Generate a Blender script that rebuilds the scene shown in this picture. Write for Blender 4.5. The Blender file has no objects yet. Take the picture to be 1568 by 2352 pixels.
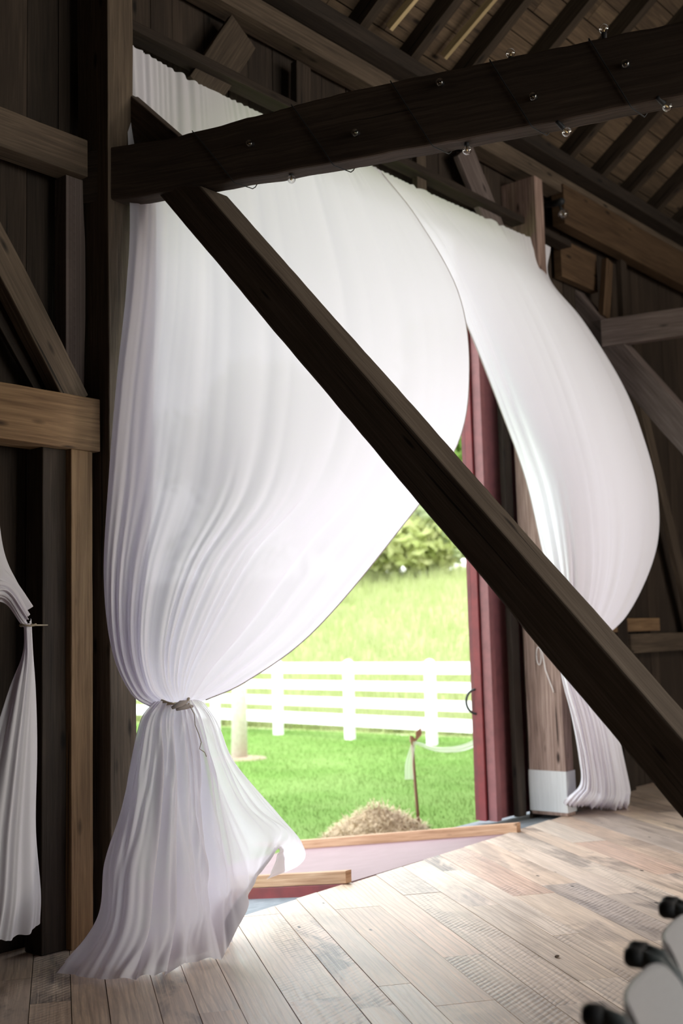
import bpy, math, random
import numpy as np
from mathutils import Vector, Matrix, noise
random.seed(7); rng = np.random.default_rng(7)
sc = bpy.context.scene; COL = sc.collection
V = Vector; PI = math.pi

# ---------------------------------------------------------------- camera, world, light, exposure
FPX, IW, IH = 2613.0, 1568, 2352
CAM = V((0, 0, 1.5))
yaw, pit, rol = math.radians(40), math.radians(6.26), math.radians(1.5)
Fw = V((math.cos(yaw)*math.cos(pit), math.sin(yaw)*math.cos(pit), math.sin(pit)))
R0 = V((math.sin(yaw), -math.cos(yaw), 0)); U0 = R0.cross(Fw)
Rt = R0*math.cos(rol) - U0*math.sin(rol); Up = U0*math.cos(rol) + R0*math.sin(rol)
cd = bpy.data.cameras.new('camera'); cam = bpy.data.objects.new('camera', cd); COL.objects.link(cam)
m = Matrix((Rt, Up, -Fw)).transposed().to_4x4(); m.translation = CAM; cam.matrix_world = m
cd.sensor_fit = 'VERTICAL'; cd.sensor_height = 36; cd.sensor_width = 24
cd.lens = FPX/IH*36; cd.clip_start = .05; cd.clip_end = 500
cd.dof.use_dof = True; cd.dof.focus_distance = 5.3; cd.dof.aperture_fstop = 1.9
sc.camera = cam
sc.view_settings.view_transform = 'Standard'; sc.view_settings.look = 'None'
sc.view_settings.gamma = 1; sc.view_settings.exposure = 2.05; sc.view_settings.use_curve_mapping = False
try:
    sc.cycles.use_denoising = True; sc.cycles.max_bounces = 12; sc.cycles.transparent_max_bounces = 24
    sc.cycles.diffuse_bounces = 6; sc.cycles.transmission_bounces = 10; sc.cycles.sample_clamp_indirect = 6
    sc.cycles.caustics_reflective = False; sc.cycles.caustics_refractive = False
except Exception: pass
w = bpy.data.worlds.new('sky'); sc.world = w; w.use_nodes = True
nt = w.node_tree; nt.nodes.clear()
wo = nt.nodes.new('ShaderNodeOutputWorld'); bg = nt.nodes.new('ShaderNodeBackground')
tc = nt.nodes.new('ShaderNodeTexCoord'); sp = nt.nodes.new('ShaderNodeSeparateXYZ'); rp = nt.nodes.new('ShaderNodeValToRGB')
nt.links.new(tc.outputs['Generated'], sp.inputs[0]); nt.links.new(sp.outputs['Z'], rp.inputs[0])
rp.color_ramp.elements[0].color = (.97, .99, .95, 1); rp.color_ramp.elements[1].color = (.82, .90, 1, 1)
rp.color_ramp.elements[1].position = .6
nt.links.new(rp.outputs[0], bg.inputs[0]); bg.inputs[1].default_value = 1.4
nt.links.new(bg.outputs[0], wo.inputs[0])
sd = bpy.data.lights.new('sun', 'SUN'); sd.energy = .9; sd.angle = math.radians(25); sd.color = (1, .96, .88)
so = bpy.data.objects.new('sun', sd); COL.objects.link(so)
so.rotation_euler = V((.35, .70, -.95)).to_track_quat('-Z', 'Y').to_euler()   # from behind the barn, hazy
def portal(loc, sx, sy, d):
    l = bpy.data.lights.new('doorway_portal', 'AREA'); l.shape = 'RECTANGLE'; l.size = sx; l.size_y = sy
    l.cycles.is_portal = True
    o = bpy.data.objects.new('doorway_portal', l); COL.objects.link(o); o.location = loc
    o.rotation_euler = V(d).to_track_quat('-Z', 'Y').to_euler()
portal((6.2, 5.35, 2.4), 4.4, 5.0, (0, -1, 0))
portal((6.0, -7.95, 2.1), 8.0, 4.2, (0, 1, 0))
ld = bpy.data.lights.new('interior_fill', 'AREA'); ld.shape = 'DISK'; ld.size = 3.0; ld.energy = 10; ld.color = (1, .74, .50)   # unseen warm fill light added behind the camera to brighten the interior
lo_ = bpy.data.objects.new('interior_fill', ld); COL.objects.link(lo_); lo_.location = (5.0, -5.0, 4.6); lo_.rotation_euler = V((.15, 1, -.25)).to_track_quat('-Z', 'Y').to_euler()

l2 = bpy.data.lights.new('interior_fill', 'AREA'); l2.shape = 'DISK'; l2.size = 1.6; l2.energy = 38; l2.color = (1, .87, .76)  # second added fill light, brightens the floor and timbers at right
l2o = bpy.data.objects.new('interior_fill', l2); COL.objects.link(l2o); l2o.location = (8.5, -2.5, 4.6); l2o.rotation_euler = V((-.28, .62, -.75)).to_track_quat('-Z', 'Y').to_euler()

# ---------------------------------------------------------------- helpers
def ray(x, y): return Fw*FPX + Rt*(x-IW/2) - Up*(y-IH/2)
def at(x, y, c, ax=1):
    d = ray(x, y); return CAM + d*((c-CAM[ax])/d[ax])
def lerp(a, b, t): return a+(b-a)*t

def mesh_obj(name, verts, faces, mat=None, parent=None, uvs=None, rnd=None, smooth=False, origin=None):
    me = bpy.data.meshes.new(name)
    o3 = V(origin) if origin is not None else V((0, 0, 0))
    vv = [tuple(V(v)-o3) for v in verts] if not isinstance(verts, np.ndarray) else (verts-np.array(o3)).tolist()
    me.from_pydata(vv, [], faces)
    if uvs is not None:
        l = me.uv_layers.new(name='UVMap'); l.data.foreach_set('uv', np.asarray(uvs, 'f').ravel())
    if rnd is not None:
        a = me.attributes.new('rnd', 'FLOAT', 'FACE'); a.data.foreach_set('value', np.asarray(rnd, 'f'))
    if mat: me.materials.append(mat)
    if smooth: me.polygons.foreach_set('use_smooth', [True]*len(me.polygons))
    me.update()
    o = bpy.data.objects.new(name, me); COL.objects.link(o); o.location = o3
    if parent:
        o.parent = parent; o.location = o3-V(parent['_org']) if '_org' in parent else o3
    return o
def tag(o, label, cat, group=None, kind=None):
    o['label'] = label; o['category'] = cat
    if group: o['group'] = group
    if kind: o['kind'] = kind
    return o
def struct(o): o['kind'] = 'structure'; return o
def empty(name, loc, label, cat, group=None):
    o = bpy.data.objects.new(name, None); COL.objects.link(o); o.location = loc
    o['_org'] = tuple(loc); return tag(o, label, cat, group)

class MB:
    """collects prisms with a UV map running along their length"""
    def __init__(s): s.v = []; s.f = []; s.uv = []; s.r = []
    def prism(s, A, B, n=1, jit=0, rnd=None, wav=0, seed=None):
        """A, B: four corners each (going round); n segments; jit: hewn roughness"""
        A = [V(a) for a in A]; B = [V(b) for b in B]
        rnd = random.random() if rnd is None else rnd; sd_ = random.random()*100 if seed is None else seed
        L = (sum(B, V((0, 0, 0)))/4-sum(A, V((0, 0, 0)))/4).length
        per = [0]
        for k in range(4): per.append(per[-1]+(A[(k+1) % 4]-A[k]).length)
        b0 = len(s.v); ca = sum(A, V((0, 0, 0)))/4; cb = sum(B, V((0, 0, 0)))/4
        for i in range(n+1):
            t = i/n; c = lerp(ca, cb, t)
            wv = V((noise.noise(V((t*L*.5, sd_, 1))), noise.noise(V((t*L*.5, sd_, 5))), noise.noise(V((t*L*.5, sd_, 9)))))*wav
            for k in range(4):
                p = lerp(A[k], B[k], t)
                if jit:
                    q = noise.noise(V((t*L*2.2, k*7.3+sd_, .3)))+.5*noise.noise(V((t*L*11, k*3.1+sd_, 4.)))
                    p = p+(p-c).normalized()*q*jit
                s.v.append(p+wv)
        u0 = rnd*53.7
        for i in range(n):
            for k in range(4):
                a = b0+i*4+k; b = b0+i*4+(k+1) % 4
                s.f.append((a, b, b+4, a+4)); s.r.append(rnd)
                ua, ub = u0+L*i/n, u0+L*(i+1)/n
                s.uv += [(ua, u0+per[k]), (ua, u0+per[k+1]), (ub, u0+per[k+1]), (ub, u0+per[k])]
        for base, rev in ((b0, True), (b0+n*4, False)):
            q = [base, base+1, base+2, base+3]
            if rev: q.reverse()
            s.f.append(tuple(q)); s.r.append(rnd); s.uv += [(u0, u0), (u0+.02, u0), (u0+.02, u0+.1), (u0, u0+.1)]
        return s
    def bar(s, p0, p1, wd, ht, up=(0, 0, 1), **k):
        """bar from p0 to p1; wd across, ht along 'up' (centred on the line)"""
        p0 = V(p0); p1 = V(p1); d = (p1-p0).normalized(); sd = d.cross(V(up)).normalized(); uu = sd.cross(d).normalized()
        q = lambda p: [p-sd*wd/2-uu*ht/2, p+sd*wd/2-uu*ht/2, p+sd*wd/2+uu*ht/2, p-sd*wd/2+uu*ht/2]
        return s.prism(q(p0), q(p1), **k)
    def box(s, lo, hi, ax=2, **k):
        """axis-aligned box whose grain runs along axis ax"""
        lo = V(lo); hi = V(hi); a, b = [(1, 2), (2, 0), (0, 1)][ax]
        def c(t):
            out = []
            for (i, j) in ((0, 0), (1, 0), (1, 1), (0, 1)):
                p = V((0, 0, 0)); p[ax] = t; p[a] = (lo[a], hi[a])[i]; p[b] = (lo[b], hi[b])[j]; out.append(p)
            return out
        return s.prism(c(lo[ax]), c(hi[ax]), **k)
    def tube(s, pts, rad, n=8, cap=True, rnd=.5):
        pts = [V(p) for p in pts]; b0 = len(s.v); m_ = len(pts)
        rads = rad if isinstance(rad, (list, tuple)) else [rad]*m_
        d = (pts[1]-pts[0]).normalized(); nrm = d.orthogonal().normalized()
        for i, p in enumerate(pts):
            if i: d2 = (pts[min(i+1, m_-1)]-pts[i-1]).normalized(); nrm = (nrm-d2*nrm.dot(d2)).normalized(); d = d2
            b = d.cross(nrm)
            for k in range(n):
                a = 2*PI*k/n; s.v.append(p+(nrm*math.cos(a)+b*math.sin(a))*rads[i])
        for i in range(m_-1):
            for k in range(n):
                a = b0+i*n+k; c = b0+i*n+(k+1) % n
                s.f.append((a, c, c+n, a+n)); s.r.append(rnd); s.uv += [(i*.1, k/n), (i*.1, (k+1)/n), (i*.1+.1, (k+1)/n), (i*.1+.1, k/n)]
        if cap:
            s.f.append(tuple(range(b0+n-1, b0-1, -1))); s.r.append(rnd); s.uv += [(0, 0)]*n
            e = b0+(m_-1)*n; s.f.append(tuple(range(e, e+n))); s.r.append(rnd); s.uv += [(0, 0)]*n
        return s
    def poly(s, top, thick, rnd=.5):
        """slab: polygon 'top' (ccw from outside) extruded by vector thick"""
        b0 = len(s.v); n = len(top); top = [V(p) for p in top]; th = V(thick)
        s.v += top+[p+th for p in top]
        s.f.append(tuple(range(b0, b0+n))); s.r.append(rnd); s.uv += [(p.x, p.y+p.z) for p in top]
        s.f.append(tuple(range(b0+2*n-1, b0+n-1, -1))); s.r.append(rnd); s.uv += [(0, 0)]*n
        for k in range(n):
            a, b = b0+k, b0+(k+1) % n
            s.f.append((b, a, a+n, b+n)); s.r.append(rnd); s.uv += [(top[k].x, 0), (top[k].x+.1, 0), (top[k].x+.1, .1), (top[k].x, .1)]
        return s
    def lathe(s, prof, c, axis=(0, 0, 1), n=20, rnd=.5):
        c = V(c); ax = V(axis).normalized(); e = ax.orthogonal().normalized(); g = ax.cross(e); b0 = len(s.v)
        for (r, h) in prof:
            for k in range(n):
                a = 2*PI*k/n; s.v.append(c+ax*h+(e*math.cos(a)+g*math.sin(a))*max(r, 1e-4))
        for i in range(len(prof)-1):
            for k in range(n):
                a = b0+i*n+k; d = b0+i*n+(k+1) % n
                s.f.append((a, d, d+n, a+n)); s.r.append(rnd); s.uv += [(0, 0)]*4
        return s
    def obj(s, name, mat, parent=None, smooth=False, origin=None, bevel=0):
        if origin is None and parent is None: origin = s.v[0]
        if parent is not None: origin = origin if origin is not None else s.v[0]
        o = mesh_obj(name, s.v, s.f, mat, parent, s.uv, s.r, smooth, origin)
        if bevel:
            b = o.modifiers.new('bevel', 'BEVEL'); b.width = bevel; b.segments = 2; b.limit_method = 'ANGLE'
        return o

# ---------------------------------------------------------------- materials
class NT:
    def __init__(s, name):
        s.m = bpy.data.materials.new(name); s.m.use_nodes = True; s.t = s.m.node_tree; s.t.nodes.clear()
        s.out = s.n('OutputMaterial')
    def n(s, k, **kw):
        nd = s.t.nodes.new('ShaderNode'+k)
        for a, b in kw.items():
            if a[0] == '_': nd.inputs[a[1:].replace('_', ' ')].default_value = b
            else: setattr(nd, a, b)
        return nd
    def l(s, a, b): s.t.links.new(a, b)
    def mapping(s, src, sx, sy, sz=1):
        mp = s.n('Mapping'); mp.inputs['Scale'].default_value = (sx, sy, sz); s.l(src, mp.inputs[0]); return mp.outputs[0]
    def noise(s, vec, scale, detail=4, rough=.55, dist=0):
        q = s.n('TexNoise'); q.inputs['Scale'].default_value = scale; q.inputs['Detail'].default_value = detail
        q.inputs['Roughness'].default_value = rough; q.inputs['Distortion'].default_value = dist; s.l(vec, q.inputs['Vector']); return q.outputs['Fac']
    def ramp(s, fac, stops):
        r = s.n('ValToRGB'); e = r.color_ramp.elements
        while len(e) < len(stops): e.new(.5)
        for q, (p, c) in zip(e, stops):
            q.position = p; q.color = (c, c, c, 1) if isinstance(c, (int, float)) else (*c, 1)
        s.l(fac, r.inputs[0]); return r.outputs[0]
    def mix(s, fac, a, b, mode='MIX'):
        q = s.n('Mix', data_type='RGBA', blend_type=mode)
        for v, i in ((fac, 0), (a, 6), (b, 7)):
            if hasattr(v, 'is_linked'): s.l(v, q.inputs[i])
            else: q.inputs[i].default_value = v if isinstance(v, (int, float)) else (*v, 1)
        return q.outputs[2]
    def math(s, op, a, b=0.):
        q = s.n('Math', operation=op)
        for v, i in ((a, 0), (b, 1)):
            if hasattr(v, 'is_linked'): s.l(v, q.inputs[i])
            else: q.inputs[i].default_value = v
        return q.outputs[0]
    def bsdf(s, col, rough=.7, bump=None, bs=.3, bd=.01, spec=.3, **kw):
        p = s.n('BsdfPrincipled'); p.inputs['Roughness'].default_value = rough if not hasattr(rough, 'is_linked') else .5
        if hasattr(rough, 'is_linked'): s.l(rough, p.inputs['Roughness'])
        p.inputs['Specular IOR Level'].default_value = spec
        if hasattr(col, 'is_linked'): s.l(col, p.inputs['Base Color'])
        else: p.inputs['Base Color'].default_value = (*col, 1)
        for k, v in kw.items(): p.inputs[k.replace('_', ' ')].default_value = v
        if bump is not None:
            b = s.n('Bump'); b.inputs['Strength'].default_value = bs; b.inputs['Distance'].default_value = bd
            s.l(bump, b.inputs['Height']); s.l(b.outputs[0], p.inputs['Normal'])
        s.l(p.outputs[0], s.out.inputs[0]); return p

def wood(name, dark, mid, light, rough=.75, knots=True, grain=1., spec=.25, bs=.4):
    t = NT(name); uv = t.n('UVMap').outputs[0]; at_ = t.n('Attribute', attribute_name='rnd')
    g = t.noise(t.mapping(uv, 1.6, 42*grain), 1.5, 6, .6, .6)
    g2 = t.noise(t.mapping(uv, .7, 5), 1.2, 3, .5, .8)
    fine = t.noise(t.mapping(uv, 6, 160*grain), 1, 3)
    f = t.math('ADD', t.math('MULTIPLY', g, .6), t.math('MULTIPLY', g2, .4))
    c = t.ramp(f, [(.3, dark), (.5, mid), (.7, light)])
    k = t.math('ADD', .72, t.math('MULTIPLY', at_.outputs['Fac'], .5))
    kc = t.n('CombineColor'); [t.l(k, kc.inputs[i]) for i in range(3)]
    c = t.mix(1., c, kc.outputs[0], 'MULTIPLY')
    if knots:
        vo = t.n('TexVoronoi'); vo.inputs['Scale'].default_value = 1.; t.l(t.mapping(uv, 2.1, 6.5), vo.inputs['Vector'])
        kn = t.ramp(vo.outputs['Distance'], [(.05, 0.), (.13, 1.)])
        c = t.mix(t.math('SUBTRACT', 1., kn), c, tuple(v*.45 for v in dark))
        cr = t.noise(t.mapping(uv, .5, 26), 1.4, 2, .5, .3)
        crk = t.ramp(cr, [(.27, 0.), (.31, 1.)])
        c = t.mix(t.math('SUBTRACT', 1., crk), c, tuple(v*.4 for v in dark))
    h = t.math('ADD', g, t.math('MULTIPLY', fine, .5))
    t.bsdf(c, rough, h, bs, .006, spec); return t.m

M = {}
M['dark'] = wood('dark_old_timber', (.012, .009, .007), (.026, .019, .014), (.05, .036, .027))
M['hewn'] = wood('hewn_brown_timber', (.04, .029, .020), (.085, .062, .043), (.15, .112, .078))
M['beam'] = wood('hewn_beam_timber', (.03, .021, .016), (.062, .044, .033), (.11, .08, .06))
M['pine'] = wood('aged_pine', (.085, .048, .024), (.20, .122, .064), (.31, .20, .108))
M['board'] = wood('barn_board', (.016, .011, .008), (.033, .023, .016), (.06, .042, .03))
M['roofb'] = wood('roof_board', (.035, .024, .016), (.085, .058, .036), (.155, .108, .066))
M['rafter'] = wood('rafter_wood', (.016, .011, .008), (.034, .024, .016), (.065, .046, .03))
M['stick'] = wood('pale_lath', (.25, .18, .09), (.42, .32, .17), (.55, .43, .25), knots=False)
M['brace'] = wood('brown_brace_timber', (.045, .033, .025), (.105, .08, .06), (.17, .135, .105))
M['darkpine'] = wood('dim_brown_pine', (.035, .019, .009), (.075, .044, .023), (.12, .075, .04))
M['purple'] = wood('grey_brown_timber', (.06, .046, .041), (.13, .10, .09), (.22, .175, .16))
M['post'] = wood('weathered_post', (.09, .055, .042), (.28, .19, .155), (.50, .37, .31))
M['curbw'] = wood('curb_lumber', (.16, .08, .04), (.34, .20, .12), (.48, .32, .21))
M['stake'] = wood('stake_wood', (.14, .07, .05), (.26, .14, .10), (.36, .22, .16), knots=False)

def floor_mat():
    t = NT('reclaimed_floor_boards'); uv = t.n('UVMap').outputs[0]; r = t.n('Attribute', attribute_name='rnd').outputs['Fac']
    # cathedral grain rings
    sx = t.n('SeparateXYZ'); t.l(uv, sx.inputs[0])
    wv = t.n('TexWave', wave_type='BANDS', bands_direction='Y'); wv.inputs['Scale'].default_value = 6
    wv.inputs['Distortion'].default_value = 6; wv.inputs['Detail'].default_value = 3; wv.inputs['Detail Scale'].default_value = .9
    t.l(t.mapping(uv, .35, 1.6), wv.inputs['Vector'])
    g = t.noise(t.mapping(uv, 1.0, 34), 1.4, 7, .7, .8)
    big = t.noise(t.mapping(uv, 1.3, 3.2), 1.3, 4, .6, .7)
    big2 = t.noise(t.mapping(uv, .55, 1.6), 1.7, 3, .55, .3)
    pale = t.ramp(r, [(0, (.66, .46, .33)), (.18, (.76, .60, .46)), (.36, (.50, .40, .33)), (.52, (.78, .60, .43)), (.68, (.66, .50, .38)), (.84, (.76, .62, .49)), (1, (.68, .45, .33))])
    dk = t.ramp(r, [(0, (.12, .09, .075)), (.5, (.19, .155, .135)), (1, (.10, .085, .08))])
    f = t.math('MULTIPLY', t.ramp(big, [(.49, 0.), (.60, 1.)]), t.ramp(t.noise(t.mapping(uv, 1.5, 90), 1.2, 4), [(.36, .25), (.56, 1.)]))
    r2 = t.math('FRACT', t.math('MULTIPLY', r, 7.31))
    amt = t.ramp(r2, [(.0, .10), (.45, .35), (.7, .85), (1, 1.)])
    c = t.mix(t.math('MULTIPLY', f, amt), pale, dk)
    c = t.mix(t.math('MULTIPLY', t.ramp(big2, [(.45, 0.), (.75, 1.)]), .3), c, (.30, .27, .27))
    c = t.mix(t.math('MULTIPLY', t.ramp(g, [(.42, 1.), (.60, 0.)]), .38), c, (.17, .12, .09))
    c = t.mix(t.math('MULTIPLY', t.ramp(wv.outputs['Fac'], [(.0, 1.), (.35, 0.)]), t.math('MULTIPLY', t.ramp(r2, [(.35, 1.), (.42, .0)]), .32)), c, (.20, .14, .10))
    # circular-saw marks across some boards
    sw = t.n('TexWave', wave_type='RINGS', rings_direction='Z'); sw.inputs['Scale'].default_value = 11
    sw.inputs['Distortion'].default_value = 1.2; sw.inputs['Detail'].default_value = 2; sw.inputs['Detail Scale'].default_value = 2.5
    t.l(t.mapping(uv, 1, 1.), sw.inputs['Vector'])
    sm = t.math('MULTIPLY', t.ramp(t.math('FRACT', t.math('MULTIPLY', r, 13.7)), [(.52, 0.), (.6, 1.)]), t.ramp(big2, [(.42, 0.), (.58, 1.)]))
    sawc = t.math('MULTIPLY', t.ramp(sw.outputs['Fac'], [(.10, 1.), (.35, 0.)]), t.ramp(t.noise(t.mapping(uv, 9, 5), 1.5, 3), [(.42, 0.), (.58, 1.)]))
    c = t.mix(t.math('MULTIPLY', t.math('MULTIPLY', sm, sawc), .6), c, (.10, .08, .07))
    vo = t.n('TexVoronoi'); vo.inputs['Scale'].default_value = 1.; t.l(t.mapping(uv, 2.2, 5.5), vo.inputs['Vector'])
    kn = t.ramp(vo.outputs['Distance'], [(.035, 0.), (.06, 1.)]); c = t.mix(t.math('SUBTRACT', 1., kn), c, (.035, .025, .02))
    h = t.math('ADD', t.math('ADD', g, t.math('MULTIPLY', t.math('MULTIPLY', sm, sw.outputs['Fac']), 1.5)), t.math('MULTIPLY', kn, 1.))
    ro = t.ramp(g, [(.3, .34), (.7, .55)])
    t.bsdf(c, ro, h, .3, .003, .5); return t.m
M['floor'] = floor_mat()

def plain(name, col, rough=.6, nz=.0, ns=20, metallic=0, spec=.4, bs=.2, bd=.005, var=None):
    t = NT(name); tc_ = t.n('TexCoord').outputs['Object']; n1 = t.noise(tc_, ns, 5)
    c2 = var if var else tuple(v*(1-nz) for v in col)
    c = t.mix(t.ramp(n1, [(.35, 0.), (.65, 1.)]), col, c2)
    p = t.bsdf(c, rough, n1, bs, bd, spec); p.inputs['Metallic'].default_value = metallic; return t.m
M['concrete'] = plain('grey_concrete', (.20, .215, .225), .85, ns=14, var=(.15, .165, .175))
M['wpaint'] = wood('whitewashed_wood', (.66, .66, .66), (.78, .78, .78), (.85, .85, .85), knots=False)
M['pinkramp'] = plain('glare_paled_ramp_paint', (.215, .125, .130), .55, ns=5, var=(.19, .108, .113), spec=.4)  # red paint with the glare on it mixed into the base colour
M['redpaint'] = plain('red_barn_paint', (.19, .026, .030), .55, ns=9, var=(.14, .022, .026))
M['redpale'] = plain('faded_red_paint', (.24, .085, .09), .5, ns=12, var=(.19, .07, .075))
M['redtrim'] = plain('dark_red_trim', (.16, .025, .03), .5, ns=9, var=(.11, .02, .025))
M['black'] = plain('black_iron', (.015, .015, .016), .5, spec=.5)
M['vinyl'] = plain('white_vinyl', (.84, .84, .84), .4, ns=3, var=(.80, .80, .81))
M['brass'] = plain('worn_brass', (.55, .42, .22), .35, metallic=1.)
M['cord'] = plain('black_cord', (.015, .018, .02), .6)
M['string'] = plain('jute_string', (.36, .30, .22), .9, ns=200)
M['wstring'] = plain('pale_string', (.72, .68, .66), .9)
M['burlap'] = plain('tan_burlap', (.62, .42, .30), .95, ns=300, var=(.50, .33, .22), bs=.5)
M['frame'] = plain('dark_grey_resin', (.085, .10, .105), .42, ns=120, var=(.07, .085, .09))
M['cap'] = plain('black_rubber', (.012, .013, .015), .6, ns=80)
M['panel'] = plain('light_grey_resin', (.40, .39, .40), .5, ns=150, var=(.37, .36, .37), bs=.08)
M['bark'] = plain('pale_bark', (.70, .66, .60), .9, ns=18, var=(.60, .55, .48))
M['brown_bark'] = plain('brown_bark', (.14, .10, .07), .9, ns=18, var=(.09, .065, .045))
M['soil'] = plain('bare_soil', (.30, .22, .16), .95, ns=12, var=(.24, .2, .12))
M['mulch'] = plain('straw', (.60, .47, .30), .8, ns=60, var=(.40, .30, .18))

def glass():
    t = NT('clear_bulb_glass'); p = t.n('BsdfGlass'); p.inputs['IOR'].default_value = 1.12; p.inputs['Roughness'].default_value = 0
    g = t.n('BsdfGlossy'); g.inputs['Roughness'].default_value = .02
    lw = t.n('LayerWeight'); lw.inputs[0].default_value = .35; tr = t.n('BsdfTransparent'); mx = t.n('MixShader')
    t.l(t.math('ADD', t.math('MULTIPLY', lw.outputs['Facing'], .8), .05), mx.inputs[0]); t.l(tr.outputs[0], mx.inputs[1]); t.l(g.outputs[0], mx.inputs[2])
    t.l(mx.outputs[0], t.out.inputs[0]); return t.m
M['glass'] = glass()

def cloth(name, col, transp=.14, transl=.5, tcol=None):
    t = NT(name); tc_ = t.n('TexCoord').outputs['Object']; wv = t.noise(tc_, 900, 2, .5)
    d = t.n('BsdfDiffuse'); tl = t.n('BsdfTranslucent'); tr = t.n('BsdfTransparent')
    d.inputs[0].default_value = (*col, 1); tl.inputs[0].default_value = (*(tcol or col), 1); tr.inputs[0].default_value = (1, 1, 1, 1)
    a = t.n('MixShader'); a.inputs[0].default_value = transl; t.l(d.outputs[0], a.inputs[1]); t.l(tl.outputs[0], a.inputs[2])
    # threads look closer together when the cloth is seen at a slant
    lw = t.n('LayerWeight'); lw.inputs[0].default_value = .5
    f = t.math('MULTIPLY', t.math('SUBTRACT', 1., lw.outputs['Facing']), transp)
    b = t.n('MixShader'); t.l(f, b.inputs[0]); t.l(a.outputs[0], b.inputs[1]); t.l(tr.outputs[0], b.inputs[2])
    t.l(b.outputs[0], t.out.inputs[0]); return t.m
M['sheer'] = cloth('white_sheer_voile', (.84, .83, .88), .016, .245, (.88, .80, .93))
M['sheer2'] = cloth('white_sheer_voile_lower', (.82, .81, .86), .15, .34, (.85, .80, .90))
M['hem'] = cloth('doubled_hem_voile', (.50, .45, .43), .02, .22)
M['tulle'] = cloth('thin_white_tulle', (.85, .84, .8), .65, .5)

def leafm(name, a, b, tl=.35):
    t = NT(name); tc_ = t.n('TexCoord').outputs['Object']; n1 = t.noise(tc_, .9, 4)
    r = t.n('Attribute', attribute_name='rnd').outputs['Fac']
    c = t.mix(t.math('MULTIPLY', t.math('ADD', t.ramp(n1, [(.35, 0.), (.65, 1.)]), r), .5), a, b)
    d = t.n('BsdfDiffuse'); q = t.n('BsdfTranslucent'); t.l(c, d.inputs[0]); t.l(c, q.inputs[0])
    mx = t.n('MixShader'); mx.inputs[0].default_value = tl; t.l(d.outputs[0], mx.inputs[1]); t.l(q.outputs[0], mx.inputs[2])
    t.l(mx.outputs[0], t.out.inputs[0]); return t.m
M['lawn'] = leafm('lawn_green', (.12, .205, .05), (.19, .265, .09), 0)
M['blade'] = leafm('lawn_blade', (.115, .21, .045), (.20, .28, .09))
M['meadow'] = leafm('meadow_ground', (.29, .34, .13), (.40, .42, .23), 0)
M['mblade'] = leafm('meadow_grass', (.30, .36, .13), (.43, .44, .25), .5)
M['leafA'] = leafm('leaf_mid_green', (.26, .42, .11), (.44, .55, .21), .5)
M['leafB'] = leafm('leaf_pale_green', (.42, .50, .27), (.58, .62, .42), .5)  # leaf colours paled to stand in for distant haze
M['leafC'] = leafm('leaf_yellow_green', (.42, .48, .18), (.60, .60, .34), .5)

# ---------------------------------------------------------------- setting: floor, sill, walls, roof
def edgeY(x): return 4.57+(x-4.46)*(4.80-4.57)/(8.8-4.46)
fl = MB()
ang = math.radians(54); du = V((math.cos(ang), math.sin(ang), 0)); dv = V((-math.sin(ang), math.cos(ang), 0))
def clip_poly(P, nx, ny, c):      # keep nx*x+ny*y <= c
    out = []
    for i in range(len(P)):
        a, b = P[i], P[(i+1) % len(P)]; da = nx*a[0]+ny*a[1]-c; db = nx*b[0]+ny*b[1]-c
        if da <= 0: out.append(a)
        if (da < 0) != (db < 0) and da != db:
            t = da/(da-db); out.append((a[0]+(b[0]-a[0])*t, a[1]+(b[1]-a[1])*t))
    return out
ey = (4.80-4.57)/(8.8-4.46)
v = -16.0
while v < 16:
    wd = random.choice([.17, .20, .23, .26, .15]); u = -14+random.random()*2
    while u < 22:
        L = random.uniform(1.0, 3.6); g = .0018
        P = [(u+g/2, v+g), (u+L-g/2, v+g), (u+L-g/2, v+wd-g), (u+g/2, v+wd-g)]
        W_ = [(du.x*a+dv.x*b, du.y*a+dv.y*b) for a, b in P]
        jit = random.uniform(-.012, .012)
        cE = 4.57-4.46*ey+jit; parts_ = [clip_poly(W_, -ey, 1, cE)]
        if W_[0][1] > 3.0 or W_[2][1] > 3.0:
            far_ = clip_poly(W_, ey, -1, -cE)          # beyond the door edge the boards run on to the wall, left and right
            if len(far_) > 2:
                far_ = clip_poly(far_, 0, 1, 5.04)
                if len(far_) > 2: parts_ += [clip_poly(far_, 1, 0, 3.97), clip_poly(far_, -1, 0, -8.95)]
        r = random.random(); dz = random.uniform(-.0015, .0015)
        for W_ in parts_:
            for (nx, ny, c) in ((-1, 0, 6), (1, 0, 17), (0, -1, 8)):
                if len(W_) > 2: W_ = clip_poly(W_, nx, ny, c)
            if len(W_) < 3: continue
            n = len(W_); b0 = len(fl.v)
            fl.v += [V((p[0], p[1], dz)) for p in W_]+[V((p[0], p[1], -.045)) for p in W_]
            fl.f.append(tuple(range(b0, b0+n))); fl.r.append(r); o_ = r*61.3
            def uvp(p): q = V((p[0], p[1], 0)); return (q.dot(du)+o_, q.dot(dv)-v+o_)
            fl.uv += [uvp(p) for p in W_]
            for k in range(n):
                a, b = b0+k, b0+(k+1) % n
                fl.f.append((b, a, a+n, b+n)); fl.r.append(r); fl.uv += [uvp(W_[k])]*4
        u += L
    v += wd
struct(fl.obj('floor', M['floor'], origin=(0, 0, 0)))
sub = MB().box((-6, -8, -.35), (17, 4.55, -.047), 0); struct(sub.obj('trim_1', M['dark']))
sill = MB()
def sillz(x, y): return (-.045-.17*max(0, y-4.6) if 3.95 < x < 7.66 else -.016-.05*max(0, y-4.6))
br_ = [-6+.5*i for i in range(20)]+[3.95, 4.4, 4.9, 5.4, 5.9, 6.4, 6.9, 7.4, 7.66]+[8.1+.5*i for i in range(18)]+[17]
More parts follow.
